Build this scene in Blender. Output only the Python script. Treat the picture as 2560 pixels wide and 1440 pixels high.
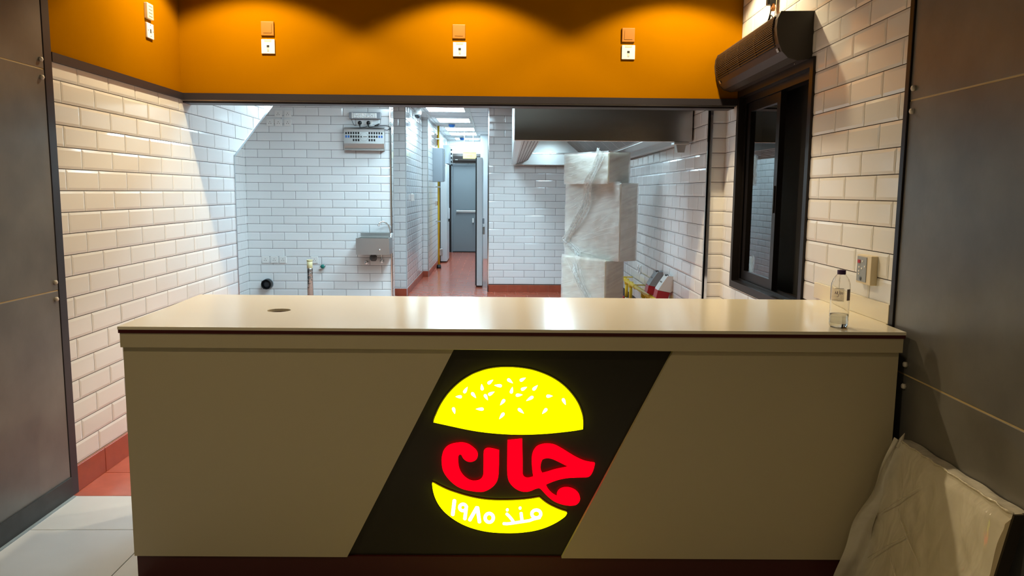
import bpy, bmesh, math, random
from mathutils import Vector, Matrix
random.seed(7)
SC = bpy.context.scene
COL = SC.collection
for o in list(bpy.data.objects):
    bpy.data.objects.remove(o, do_unlink=True)

# ------------------------------------------------------------------ camera
EYE = 1.472
YAW, PITCH, ROLL, FPX = 0.0230, 0.1241, 0.0084, 1928.48
def camera():
    cy, sy, cp, sp = math.cos(YAW), math.sin(YAW), math.cos(PITCH), math.sin(PITCH)
    f = Vector((sy*cp, cy*cp, -sp)); r = Vector((cy, -sy, 0)); u = r.cross(f)
    cr, sr = math.cos(ROLL), math.sin(ROLL)
    r2 = r*cr + u*sr; u2 = -r*sr + u*cr
    cd = bpy.data.cameras.new('camera'); cd.sensor_width = 36.0; cd.lens = 36.0*FPX/2560.0
    cd.clip_start = 0.05; cd.clip_end = 80
    c = bpy.data.objects.new('camera', cd); COL.objects.link(c)
    m = Matrix.Identity(4)
    for i in range(3):
        m[i][0] = r2[i]; m[i][1] = u2[i]; m[i][2] = -f[i]
    m[2][3] = EYE
    c.matrix_world = m
    SC.camera = c
camera()

# ------------------------------------------------------------------ world, exposure, light levels
SC.view_settings.view_transform = 'Standard'
SC.view_settings.look = 'None'
SC.view_settings.exposure = 0.0
SC.view_settings.gamma = 1.0
SC.view_settings.use_curve_mapping = False
W = bpy.data.worlds.new('night_sky'); SC.world = W; W.use_nodes = True
W.node_tree.nodes['Background'].inputs[0].default_value = (0.010, 0.012, 0.016, 1)
W.node_tree.nodes['Background'].inputs[1].default_value = 0.25
cy_ = SC.cycles
cy_.max_bounces = 7; cy_.diffuse_bounces = 3; cy_.glossy_bounces = 3; cy_.transmission_bounces = 7; cy_.transparent_max_bounces = 8
cy_.caustics_reflective = False; cy_.caustics_refractive = False
WARM = (1.0, 0.79, 0.47)
COOL = (0.60, 0.86, 1.0)
DOWNLIGHT_W = 112.0       # each warm downlight over the counter
PANEL_E = 52.0           # kitchen
CORRIDOR_E = 23.0            # emission of the ceiling light panels in the kitchen
SIGN_E = 3.4

# ------------------------------------------------------------------ material helpers
MATS = {}
def lin(c):
    return tuple(((x/255.0)/12.92 if x/255.0 <= 0.04045 else ((x/255.0+0.055)/1.055)**2.4) for x in c)
def mat(name, rgb, rough=0.5, metal=0.0, spec=0.5, var=0.0, scale=20.0, bump=0.0, bscale=60.0, stretch=None,
        objvar=0.0, emit=None, es=0.0, coat=0.0, trans=0.0, ior=1.45, alpha=1.0, detail=4.0):
    if name in MATS: return MATS[name]
    m = bpy.data.materials.new(name); m.use_nodes = True
    nt = m.node_tree; b = nt.nodes['Principled BSDF']
    def setv(k, v):
        if k in b.inputs: b.inputs[k].default_value = v
    c = lin(rgb) if max(rgb) > 1.0 else rgb
    setv('Base Color', (*c, 1)); setv('Roughness', rough); setv('Metallic', metal)
    setv('Specular IOR Level', spec); setv('Coat Weight', coat); setv('Transmission Weight', trans); setv('IOR', ior); setv('Alpha', alpha)
    if emit is not None:
        setv('Emission Color', (*emit, 1)); setv('Emission Strength', es)
    vec = None
    if var or bump:
        tc = nt.nodes.new('ShaderNodeTexCoord'); mp = nt.nodes.new('ShaderNodeMapping')
        nt.links.new(tc.outputs['Object'], mp.inputs['Vector'])
        if stretch: mp.inputs['Scale'].default_value = stretch
        vec = mp.outputs['Vector']
    col = None
    if var:
        n = nt.nodes.new('ShaderNodeTexNoise'); n.inputs['Scale'].default_value = scale; n.inputs['Detail'].default_value = detail
        nt.links.new(vec, n.inputs['Vector'])
        r = nt.nodes.new('ShaderNodeValToRGB')
        r.color_ramp.elements[0].position = 0.3; r.color_ramp.elements[1].position = 0.7
        r.color_ramp.elements[0].color = (*[max(0, x*(1-var)) for x in c], 1)
        r.color_ramp.elements[1].color = (*[min(1, x*(1+var)) for x in c], 1)
        nt.links.new(n.outputs['Fac'], r.inputs['Fac']); col = r.outputs['Color']
    if objvar:
        oi = nt.nodes.new('ShaderNodeObjectInfo'); mr = nt.nodes.new('ShaderNodeMapRange')
        mr.inputs['To Min'].default_value = 1-objvar; mr.inputs['To Max'].default_value = 1+objvar
        nt.links.new(oi.outputs['Random'], mr.inputs['Value'])
        mx = nt.nodes.new('ShaderNodeVectorMath'); mx.operation = 'SCALE'
        if col: nt.links.new(col, mx.inputs[0])
        else: mx.inputs[0].default_value = c
        nt.links.new(mr.outputs['Result'], mx.inputs['Scale']); col = mx.outputs['Vector']
    if col: nt.links.new(col, b.inputs['Base Color'])
    if bump:
        n2 = nt.nodes.new('ShaderNodeTexNoise'); n2.inputs['Scale'].default_value = bscale; n2.inputs['Detail'].default_value = 3
        nt.links.new(vec, n2.inputs['Vector'])
        bp = nt.nodes.new('ShaderNodeBump'); bp.inputs['Strength'].default_value = bump; bp.inputs['Distance'].default_value = 0.01
        nt.links.new(n2.outputs['Fac'], bp.inputs['Height']); nt.links.new(bp.outputs['Normal'], b.inputs['Normal'])
    MATS[name] = m
    return m
def film_mat(name, rgb, opacity, rough=0.12, bump=0.8, bscale=18.0, stretch=None, rot=None, vary=0.18, detail=5.0):
    """clear plastic film: mostly see-through, a milky cast and sharp sheen on its wrinkles"""
    m = bpy.data.materials.new(name); m.use_nodes = True; nt = m.node_tree
    b = nt.nodes['Principled BSDF']; out = nt.nodes['Material Output']
    b.inputs['Base Color'].default_value = (*lin(rgb), 1); b.inputs['Roughness'].default_value = rough
    b.inputs['Specular IOR Level'].default_value = 1.0
    tr = nt.nodes.new('ShaderNodeBsdfTransparent'); mx = nt.nodes.new('ShaderNodeMixShader')
    tc = nt.nodes.new('ShaderNodeTexCoord'); mp = nt.nodes.new('ShaderNodeMapping')
    if stretch: mp.inputs['Scale'].default_value = stretch
    if rot:
        mr0 = nt.nodes.new('ShaderNodeMapping'); mr0.inputs['Rotation'].default_value = rot
        nt.links.new(tc.outputs['Object'], mr0.inputs['Vector']); nt.links.new(mr0.outputs['Vector'], mp.inputs['Vector'])
    else: nt.links.new(tc.outputs['Object'], mp.inputs['Vector'])
    n = nt.nodes.new('ShaderNodeTexNoise'); n.inputs['Scale'].default_value = bscale; n.inputs['Detail'].default_value = detail
    n.inputs['Distortion'].default_value = 1.2
    nt.links.new(mp.outputs['Vector'], n.inputs['Vector'])
    bp = nt.nodes.new('ShaderNodeBump'); bp.inputs['Strength'].default_value = bump; bp.inputs['Distance'].default_value = 0.02
    nt.links.new(n.outputs['Fac'], bp.inputs['Height']); nt.links.new(bp.outputs['Normal'], b.inputs['Normal'])
    mr = nt.nodes.new('ShaderNodeMapRange'); mr.inputs['From Min'].default_value = 0.3; mr.inputs['From Max'].default_value = 0.7
    mr.inputs['To Min'].default_value = max(0, opacity-vary); mr.inputs['To Max'].default_value = min(1, opacity+vary)
    nt.links.new(n.outputs['Fac'], mr.inputs['Value']); nt.links.new(mr.outputs['Result'], mx.inputs['Fac'])
    nt.links.new(tr.outputs[0], mx.inputs[1]); nt.links.new(b.outputs[0], mx.inputs[2]); nt.links.new(mx.outputs[0], out.inputs['Surface'])
    return m

M_TILE = mat('white_glazed_tile', (0.80, 0.80, 0.79), rough=0.10, spec=0.55, objvar=0.03, bump=0.03, bscale=9.0)
M_GROUT = mat('dark_grout', (50, 43, 42), rough=0.9, var=0.15, scale=80)
M_ORANGE = mat('orange_wall_paint', (0.285, 0.111, 0.0002), rough=0.8, spec=0.0, var=0.03, scale=3.0, bump=0.02, bscale=200)
M_BLACKTRIM = mat('black_metal_trim', (44, 41, 47), rough=0.4, metal=0.0, spec=0.5)
M_CHROME = mat('chrome', (0.80, 0.80, 0.80), rough=0.14, metal=1.0)
M_STEEL = mat('brushed_stainless_steel', (0.56, 0.55, 0.53), rough=0.24, metal=1.0, bump=0.02, bscale=30, stretch=(1, 1, 40))
M_STEELM = mat('satin_stainless_steel', (0.60, 0.60, 0.58), rough=0.32, metal=1.0, bump=0.03, bscale=40, stretch=(40, 1, 1))
M_CLAD = mat('dark_stone_cladding', (108, 106, 104), rough=0.30, spec=0.6, var=0.22, scale=3.5, bump=0.03, bscale=40, detail=6)
M_REVEAL = mat('beige_reveal_strip', (206, 184, 140), rough=0.6)
M_CLIP = mat('pale_plastic_clip', (214, 206, 196), rough=0.3)
M_BASEB = mat('dark_grey_skirting', (52, 54, 56), rough=0.5, var=0.2, scale=12)
M_SEAL = mat('pale_blue_sealant', (150, 166, 178), rough=0.5)
M_FLOORG = mat('pale_grey_floor_tile', (214, 219, 226), rough=0.35, var=0.06, scale=3.0, detail=6, objvar=0.02)
M_FLOORJ = mat('floor_joint', (96, 92, 86), rough=0.9)
M_RED = mat('red_clay_tile', (184, 94, 70), rough=0.20, spec=0.5, var=0.12, scale=9.0, objvar=0.06, bump=0.02, bscale=8)
M_REDSK = mat('red_clay_skirting', (168, 80, 56), rough=0.4, var=0.12, scale=9.0, objvar=0.04)
M_REDJ = mat('red_floor_joint', (186, 140, 122), rough=0.8)
M_CEIL = mat('white_ceiling_board', (222, 224, 224), rough=0.7)
M_CEILF = mat('shop_ceiling', (190, 184, 176), rough=0.9)
M_WHITEW = mat('white_coated_panel', (204, 208, 210), rough=0.35)
M_PLAST = mat('white_plastic', (232, 230, 226), rough=0.3)
M_PLASTC = mat('cream_plastic', (222, 208, 178), rough=0.4)
M_DARKP = mat('dark_hole', (30, 28, 27), rough=0.7)
M_GREYM = mat('grey_marking', (120, 112, 104), rough=0.6)
M_BLACKP = mat('black_plastic', (22, 22, 23), rough=0.4)
M_FRAME = mat('dark_bronze_aluminium', (44, 40, 40), rough=0.35, metal=0.6)
M_GLASS = mat('window_glass', (0.9, 0.95, 0.95), rough=0.0, trans=1.0, ior=2.1)
M_TOP = mat('cream_solid_surface', (232, 224, 202), rough=0.16, spec=0.5, var=0.015, scale=2.0)
M_LAM = mat('cream_laminate', (198, 186, 156), rough=0.33, spec=0.4)
M_LAMD = mat('black_laminate', (44, 40, 32), rough=0.28, spec=0.4)
M_MAROON = mat('maroon_laminate', (74, 22, 22), rough=0.35)
M_YPIPE = mat('yellow_painted_pipe', (226, 186, 40), rough=0.35)
M_REDP = mat('red_plastic', (176, 28, 40), rough=0.35)
M_GREYP = mat('grey_plastic', (150, 156, 162), rough=0.4)
M_GREYBOX = mat('grey_enamel', (138, 144, 150), rough=0.4)
M_DOORB = mat('blue_grey_door_paint', (132, 138, 142), rough=0.4)
M_AIRC = mat('anthracite_casing', (58, 50, 46), rough=0.4, spec=0.4)
M_AIRE = mat('anthracite_end_cap', (52, 48, 42), rough=0.5)
M_BOX = mat('beige_wrapped_carton', (214, 206, 186), rough=0.6, var=0.05, scale=2.0)
M_BOXG = mat('grey_wrapped_carton', (208, 203, 192), rough=0.6, var=0.05, scale=2.0)
M_FILM = film_mat('stretch_film', (240, 239, 234), 0.48, rough=0.14, bump=0.30, bscale=2.0, stretch=(1.2, 1.2, 9.0), rot=(0.0, 0.35, 0.0), vary=0.07, detail=2.0)
M_FILMROPE = film_mat('bunched_stretch_film', (224, 222, 216), 0.45, rough=0.12, bump=0.6, bscale=30)
M_FILMS = film_mat('film_crease', (236, 236, 232), 0.7, rough=0.08, bump=0.0)
M_BAG = film_mat('polythene_bag', (242, 236, 222), 0.70, rough=0.16, bump=0.6, bscale=5.0, stretch=(1.6, 1.0, 0.8), vary=0.15, detail=3.0)
M_BAGEDGE = film_mat('polythene_fold', (236, 228, 210), 0.75, rough=0.2)
M_BOARD = mat('grey_board', (206, 192, 164), rough=0.5)
M_BOARDE = mat('dark_board_edge', (40, 32, 24), rough=0.5)
M_EXITY = mat('pale_yellow_sign', (230, 226, 130), rough=0.4, emit=(0.9, 0.86, 0.35), es=0.25)
M_BLUE = mat('blue_plastic_cap', (52, 120, 200), rough=0.4)
M_PURPLE = mat('purple_cap', (70, 44, 92), rough=0.35)
M_PET = mat('clear_bottle_plastic', (0.97, 0.97, 0.97), rough=0.02, trans=1.0, ior=1.25)
M_WATER = mat('water', (0.97, 0.99, 1.0), rough=0.0, trans=1.0, ior=1.33)
M_LABEL = film_mat('bottle_label', (228, 214, 198), 0.5, rough=0.4, bump=0.0)
M_FOIL = mat('foil_wrapped_pipe', (0.62, 0.60, 0.58), rough=0.2, metal=1.0, bump=1.0, bscale=28)
M_PVC = mat('cream_pvc', (226, 212, 160), rough=0.4)
M_GREEN = mat('green_handle', (30, 120, 110), rough=0.4)
M_UV = mat('blue_trap_tube', (30, 80, 150), rough=0.3, emit=(0.1, 0.3, 0.8), es=0.15)
def emat(name, rgb, s):
    m = bpy.data.materials.new(name); m.use_nodes = True; nt = m.node_tree
    nt.nodes.clear(); e = nt.nodes.new('ShaderNodeEmission'); o = nt.nodes.new('ShaderNodeOutputMaterial')
    e.inputs[0].default_value = (*rgb, 1); e.inputs[1].default_value = s
    nt.links.new(e.outputs[0], o.inputs[0]); return m
M_PANEL = emat('lit_diffuser', COOL, PANEL_E)
M_HOODL = emat('lit_hood_lens', COOL, 34.0)
M_PANELC = emat('lit_corridor_diffuser', COOL, CORRIDOR_E)
M_EYEL = emat('lit_yellow_acrylic', (1.0, 0.98, 0.0), SIGN_E*1.05)
M_ERED = emat('lit_red_acrylic', (1.0, 0.0, 0.004), SIGN_E*1.0)
M_EWHT = emat('lit_white_acrylic', (1.0, 0.99, 0.97), SIGN_E*1.2)
M_LAMP = emat('warm_lamp_lens', WARM, 6.0)

# ------------------------------------------------------------------ object helpers
def link(name, me, parent=None, loc=None, rotz=0.0):
    o = bpy.data.objects.new(name, me); COL.objects.link(o)
    if parent is not None: o.parent = parent
    if loc is not None: o.location = loc
    if rotz: o.rotation_euler = (0, 0, rotz)
    return o
def finish(bm, name, m, smooth=False):
    me = bpy.data.meshes.new(name)
    bmesh.ops.recalc_face_normals(bm, faces=bm.faces)
    if smooth:
        for f in bm.faces: f.smooth = True
    bm.to_mesh(me); bm.free()
    me.materials.append(m)
    return me
def tag(o, label=None, cat=None, group=None, kind=None):
    if label: o['label'] = label
    if cat: o['category'] = cat
    if group: o['group'] = group
    if kind: o['kind'] = kind
    return o
def thing(name, loc, rotz, label, cat, group=None):
    o = bpy.data.objects.new(name, None); COL.objects.link(o)
    o.empty_display_size = 0.05
    o.location = loc; o.rotation_euler = (0, 0, rotz)
    return tag(o, label, cat, group)
def bm_box(bm, x0, x1, y0, y1, z0, z1):
    vs = [bm.verts.new(p) for p in ((x0,y0,z0),(x1,y0,z0),(x1,y1,z0),(x0,y1,z0),(x0,y0,z1),(x1,y0,z1),(x1,y1,z1),(x0,y1,z1))]
    for f in ((0,3,2,1),(4,5,6,7),(0,1,5,4),(1,2,6,5),(2,3,7,6),(3,0,4,7)): bm.faces.new([vs[i] for i in f])
    return vs
def box(parent, name, x, y, z, m, bev=0.0, seg=2, loc=None, rotz=0.0):
    bm = bmesh.new(); bm_box(bm, x[0], x[1], y[0], y[1], z[0], z[1])
    if bev: bmesh.ops.bevel(bm, geom=list(bm.edges), offset=bev, segments=seg, profile=0.6, affect='EDGES')
    return link(name, finish(bm, name, m), parent, loc, rotz)
def boxes(parent, name, lst, m, loc=None, rotz=0.0):
    bm = bmesh.new()
    for b in lst: bm_box(bm, *b)
    return link(name, finish(bm, name, m), parent, loc, rotz)
def bm_tube(bm, pts, r, n=10, caps=True, closed=False):
    pts = [Vector(p) for p in pts]; rings = []
    N = len(pts); up = Vector((0.13, 0.27, 0.95)).normalized()
    for i, p in enumerate(pts):
        if closed: t = pts[(i+1) % N] - pts[i-1]
        else: t = pts[min(i+1, N-1)] - pts[max(i-1, 0)]
        t.normalize(); a = t.cross(up)
        if a.length < 1e-3: a = t.cross(Vector((1, 0, 0)))
        a.normalize(); b = t.cross(a)
        rr = r[i] if isinstance(r, (list, tuple)) else r
        rings.append([bm.verts.new(p + a*rr*math.cos(2*math.pi*k/n) + b*rr*math.sin(2*math.pi*k/n)) for k in range(n)])
    for i in range(N if closed else N-1):
        A, B = rings[i], rings[(i+1) % N]
        for k in range(n): bm.faces.new((A[k], A[(k+1) % n], B[(k+1) % n], B[k]))
    if caps and not closed:
        bm.faces.new(rings[0][::-1]); bm.faces.new(rings[-1])
def tube(parent, name, pts, r, m, n=10, loc=None, rotz=0.0, closed=False):
    bm = bmesh.new(); bm_tube(bm, pts, r, n, True, closed)
    return link(name, finish(bm, name, m, True), parent, loc, rotz)
def smoothpath(ctrl, n=8):
    P = [Vector(p) for p in ctrl]; out = []
    for i in range(len(P)-1):
        p0, p1, p2, p3 = P[max(i-1, 0)], P[i], P[i+1], P[min(i+2, len(P)-1)]
        for k in range(n):
            t = k/n
            out.append(0.5*((2*p1)+(-p0+p2)*t+(2*p0-5*p1+4*p2-p3)*t*t+(-p0+3*p1-3*p2+p3)*t**3))
    out.append(P[-1]); return out
def lathe(parent, name, prof, m, n=24, loc=None, smooth=True, axis='z'):
    bm = bmesh.new(); rings = []
    for r, z in prof:
        ring = []
        for k in range(n):
            a = 2*math.pi*k/n; x, y = max(r, 1e-4)*math.cos(a), max(r, 1e-4)*math.sin(a)
            ring.append(bm.verts.new((x, y, z) if axis == 'z' else (x, z, y)))
        rings.append(ring)
    for A, B in zip(rings, rings[1:]):
        for k in range(n): bm.faces.new((A[k], A[(k+1) % n], B[(k+1) % n], B[k]))
    bm.faces.new(rings[0]); bm.faces.new(rings[-1])
    return link(name, finish(bm, name, m, smooth), parent, loc)
def prism(parent, name, outer, m, y0, y1, holes=(), loc=None, rotz=0.0, plane='xz', bev=0.0):
    """extrude a polygon (with holes) given in x,z from y0 to y1 (or in x,y from z0 to z1)"""
    bm = bmesh.new(); loops = []
    def P(a, b, t): return (a, t, b) if plane == 'xz' else ((a, b, t) if plane == 'xy' else (t, a, b))
    for lp in (outer, *holes):
        vs = [bm.verts.new(P(a, b, y0)) for a, b in lp]
        loops.append(vs)
        for i in range(len(vs)): bm.edges.new((vs[i], vs[(i+1) % len(vs)]))
    if holes:
        bmesh.ops.triangle_fill(bm, edges=list(bm.edges), use_beauty=True)
    else:
        bm.faces.new(loops[0])
    r = bmesh.ops.extrude_face_region(bm, geom=list(bm.faces))
    d = y1-y0
    dv = Vector((0, d, 0)) if plane == 'xz' else (Vector((0, 0, d)) if plane == 'xy' else Vector((d, 0, 0)))
    bmesh.ops.translate(bm, verts=[v for v in r['geom'] if isinstance(v, bmesh.types.BMVert)], vec=dv)
    return link(name, finish(bm, name, m), parent, loc, rotz)

# ------------------------------------------------------------------ wall frames (local x along the wall, +y into it)
XL, RL = -2.0345, 0.0041
XR, RR = 1.5672, 0.0335
XK, RK, YK0 = 1.502, 0.017, 5.463
ROT_L = math.pi/2 - math.atan(RL)
ROT_R = -math.pi/2 - math.atan(RR)
ROT_K = -math.pi/2 - math.atan(RK)
def LW(y, n=0.0, z=0.0): return (XL + RL*(y-4) + n, y, z)
def RW(y, n=0.0, z=0.0): return (XR + RR*(y-4) - n, y, z)
def KW(y, n=0.0, z=0.0): return (XK + RK*(y-YK0) - n, y, z)
O_L = LW(0); O_R = RW(0); O_K = KW(0)
TP, TW, TJ = 0.102, 0.302, 0.0036
TILE_CACHE = {}
def tile_mesh(w, h, cut):
    """bevelled metro tile, origin lower-left; cut = (l, r, b, t) sides that were sawn off and have no bevel"""
    key = (round(w, 3), round(h, 3), cut)
    if key in TILE_CACHE: return TILE_CACHE[key]
    b = 0.0125
    L, R, B, T = [0.0006 if c else b for c in cut]
    L = min(L, w*0.4); R = min(R, w*0.4); B = min(B, h*0.4); T = min(T, h*0.4)
    bm = bmesh.new()
    o = [(0, 0), (w, 0), (w, h), (0, h)]; i = [(L, B), (w-R, B), (w-R, h-T), (L, h-T)]
    A = [bm.verts.new((x, 0.008, z)) for x, z in o]
    C = [bm.verts.new((x, 0.0012, z)) for x, z in o]
    D = [bm.verts.new((x, -0.0012, z)) for x, z in i]
    for k in range(4):
        n = (k+1) % 4
        bm.faces.new((A[k], A[n], C[n], C[k])); bm.faces.new((C[k], C[n], D[n], D[k]))
    bm.faces.new(D)
    me = finish(bm, 'tile', M_TILE); TILE_CACHE[key] = me
    return me
def clip_poly(poly, region):
    out = poly
    for i in range(len(region)):
        ax, az = region[i]; bx, bz = region[(i+1) % len(region)]
        def side(p): return (bx-ax)*(p[1]-az) - (bz-az)*(p[0]-ax)
        inp, out = out, []
        for j in range(len(inp)):
            p, q = inp[j], inp[(j+1) % len(inp)]; sp, sq = side(p), side(q)
            if sp >= -1e-9: out.append(p)
            if (sp > 1e-9 and sq < -1e-9) or (sp < -1e-9 and sq > 1e-9):
                t = sp/(sp-sq); out.append((p[0]+(q[0]-p[0])*t, p[1]+(q[1]-p[1])*t))
        if len(out) < 3: return []
    return out
def rect(x0, x1, z0, z1): return [(x0, z0), (x1, z0), (x1, z1), (x0, z1)]
def tile_wall(name, origin, rot, regions, zref, xref, thick=0.10, stuff=False, plain=()):
    """grout-coloured wall slab, every visible tile its own child"""
    bm = bmesh.new()
    for rg in list(regions)+list(plain):
        f = [bm.verts.new((x, 0.0034, z)) for x, z in rg]; bk = [bm.verts.new((x, thick, z)) for x, z in rg]
        n = len(rg)
        bm.faces.new(f); bm.faces.new(bk[::-1])
        for k in range(n): bm.faces.new((f[k], bk[k], bk[(k+1) % n], f[(k+1) % n]))
    wall = link(name, finish(bm, name, M_GROUT), None, origin, rot)
    tag(wall, kind='structure')
    joined = bmesh.new() if stuff else None
    for rg in regions:
        xs = [p[0] for p in rg]; zs = [p[1] for p in rg]
        k0 = math.floor((min(zs)-zref)/TP)-1; k1 = math.ceil((max(zs)-zref)/TP)+1
        for k in range(k0, k1):
            zl = zref + k*TP + TJ/2; zh = zl + TP - TJ
            xo = xref + (TW/2 if k % 2 else 0)
            j0 = math.floor((min(xs)-xo)/TW)-1; j1 = math.ceil((max(xs)-xo)/TW)+1
            for j in range(j0, j1):
                xl = xo + j*TW + TJ/2; xh = xl + TW - TJ
                pl = clip_poly(rect(xl, xh, zl, zh), rg)
                if not pl: continue
                px = [p[0] for p in pl]; pz = [p[1] for p in pl]
                a, b, c, d = min(px), max(px), min(pz), max(pz)
                if b-a < 0.008 or d-c < 0.008: continue
                area = abs(sum(pl[i][0]*pl[(i+1) % len(pl)][1]-pl[(i+1) % len(pl)][0]*pl[i][1] for i in range(len(pl))))/2
                if area > (b-a)*(d-c)*0.999:
                    me = tile_mesh(b-a, d-c, (a > xl+1e-5, b < xh-1e-5, c > zl+1e-5, d < zh-1e-5))
                    if stuff:
                        tmp = me.copy(); tmp.transform(Matrix.Translation((a, 0, c))); joined.from_mesh(tmp); bpy.data.meshes.remove(tmp)
                    else: link('tile', me, wall, (a, 0, c))
                elif not stuff:
                    bm = bmesh.new(); cx, cz = sum(px)/len(px), sum(pz)/len(pz)
                    A = [bm.verts.new((x-cx, 0.008, z-cz)) for x, z in pl]; D = [bm.verts.new(((x-cx)*0.995, -0.0008, (z-cz)*0.995)) for x, z in pl]
                    for i in range(len(pl)): bm.faces.new((A[i], A[(i+1) % len(pl)], D[(i+1) % len(pl)], D[i]))
                    bm.faces.new(D); link('tile', finish(bm, 'tile', M_TILE), wall, (cx, 0, cz))
    if stuff:
        o = link('tile_field', finish(joined, 'tile_field', M_TILE), wall); o['kind'] = 'stuff'
    return wall
TRIM_N = [0]
def trim(lst, m=M_CHROME, loc=None, rotz=0.0):
    TRIM_N[0] += 1
    return tag(boxes(None, 'trim_%d' % TRIM_N[0], lst, m, loc, rotz), kind='structure')

# ================================================================== THE SETTING
CZ, FZ = 2.70, 3.03          # kitchen ceiling, shop ceiling
YB, YBK = 5.155, 5.30        # orange bulkhead front and back
# ---- floors
fl = tag(boxes(None, 'floor', [(-2.10, 1.75, -2.1, 3.612, -0.10, -0.004)], M_FLOORJ), kind='structure')
FT = {}
def floor_tile(parent, x0, x1, y0, y1, m, j):
    k = (round(x1-x0, 3), round(y1-y0, 3), m.name)
    if k not in FT:
        bm = bmesh.new(); w, d = x1-x0-j, y1-y0-j; c = 0.0015
        bm_box(bm, 0, w, 0, d, -0.008, -c)
        top = [bm.verts.new(p) for p in ((c, c, 0), (w-c, c, 0), (w-c, d-c, 0), (c, d-c, 0))]
        bm.verts.ensure_lookup_table(); up = [bm.verts[i] for i in (4, 5, 6, 7)]
        for f in [f for f in bm.faces if all(v in up for v in f.verts)]: bm.faces.remove(f)
        for i in range(4): bm.faces.new((up[i], up[(i+1) % 4], top[(i+1) % 4], top[i]))
        bm.faces.new(top)
        FT[k] = finish(bm, 'floor_tile', m)
    return link('floor_tile', FT[k], parent, (x0+j/2, y0+j/2, 0))
ys = [3.612, 3.235] + [3.235-0.6*i for i in range(1, 9)]
xs = [-2.06+0.6*i for i in range(6)] + [1.52]
for a, b in zip(ys, ys[1:]):
    for c, d in zip(xs, xs[1:]): floor_tile(fl, c, d, b, a, M_FLOORG, 0.003)
fk = tag(boxes(None, 'floor_kitchen', [(-3.2, 1.75, 3.612, 11.45, -0.10, -0.004), (-1.35, 0.6, 11.45, 18.95, -0.10, -0.004)], M_REDJ), kind='structure')
def red_floor(x0, x1, y0, y1):
    ny = int(round((y1-y0)/0.31)); nx = int(math.ceil((x1-x0)/0.31))
    for j in range(ny):
        off = 0.155 if j % 2 else 0.0
        x = x0-off
        while x < x1-0.02:
            a, b = max(x, x0), min(x+0.31, x1)
            if b-a > 0.02: floor_tile(fk, round(a, 3), round(b, 3), y0+j*0.31, y0+(j+1)*0.31, M_RED, 0.004)
            x += 0.31
red_floor(-2.03, -1.10, 3.612, 4.852)
red_floor(-1.235, 0.50, 11.35, 18.79)
red_floor(-1.39, 1.10, 10.11, 11.35)

# ---- left tiled wall, its orange upper part, stair-shaped opening
D0, D1 = (6.11, 1.73), (8.17, 2.70)
tile_wall('wall_left', O_L, ROT_L,
          [rect(3.665, 5.30, 0.133, 2.046), rect(5.30, 6.11, 0.133, 2.70), [D0, D1, (6.11, 2.70)]],
          0.133, 3.8987, thick=0.12, plain=[rect(3.665, 6.11, 0.0, 0.133)])
tag(boxes(None, 'wall_left_upper', [(3.665, 5.30, 0.0, 0.12, 2.046, FZ)], M_ORANGE, O_L, ROT_L), kind='structure')
# chrome edge of the opening: upright, then along the slope
trim([(6.098, 6.118, -0.004, 0.12, 0.0, 1.735)], M_CHROME, O_L, ROT_L)
dx, dz = D1[0]-D0[0], D1[1]-D0[1]; L = math.hypot(dx, dz)
t_sl = prism(None, 'trim_%d' % (TRIM_N[0]+1), [(D0[0]-0.012, D0[1]+0.002), (D0[0]+0.006, D0[1]-0.010), (D1[0]+0.006, D1[1]-0.012), (D1[0]-0.012, D1[1]+0.0)], M_CHROME, -0.004, 0.12, loc=O_L, rotz=ROT_L)
TRIM_N[0] += 1; tag(t_sl, kind='structure')
sof = prism(None, 'ceiling_stair_soffit', [(6.13, 1.75), (8.17, 2.70), (6.13, 2.70)], M_WHITEW, 0.125, 1.05, loc=O_L, rotz=ROT_L)
tag(sof, kind='structure')
tag(boxes(None, 'wall_recess_front', [(-3.2, -2.17, 6.12, 6.2, 0, CZ)], M_WHITEW), kind='structure')
# skirting of the left wall, clay tiles
bl = tag(boxes(None, 'baseboard_left', [(3.665, 6.10, -0.002, 0.006, 0.0, 0.131)], M_REDJ, O_L, ROT_L), kind='structure')
def skirt_tiles(parent, x0, x1, ref, h, w=0.30, y=-0.009, yb=-0.002):
    j = math.floor((x0-ref)/w)
    while ref+j*w < x1:
        a, b = max(ref+j*w, x0), min(ref+(j+1)*w, x1)
        if b-a > 0.015: box(parent, 'skirting_tile', (a+0.0015, b-0.0015), (y, yb), (0.0, h-0.002), M_REDSK, 0.0015, 1)
        j += 1
skirt_tiles(bl, 3.665, 5.5, 3.934, 0.131)

# ---- right tiled wall round the serving window
WX0, WX1, WZ0, WZ1 = -5.165, -3.835, 0.85, 2.14
tile_wall('wall_right', O_R, ROT_R,
          [rect(-5.470, WX0, 0.55, 2.70), rect(WX0, WX1, WZ1, 2.80), rect(WX0, WX1, 0.60, WZ0), rect(WX1, -2.90, 0.95, 2.80)],
          1.4488-0.102*10, -3.5613-0.151, thick=0.16,
          plain=[rect(-5.463, WX0, 0, 0.55), rect(WX0, WX1, 2.80, FZ), rect(WX0, WX1, 0, 0.60), rect(WX1, -2.90, 0, 0.95), rect(WX1, -2.90, 2.80, FZ), rect(-5.463, WX0, 2.70, FZ)])
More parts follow.
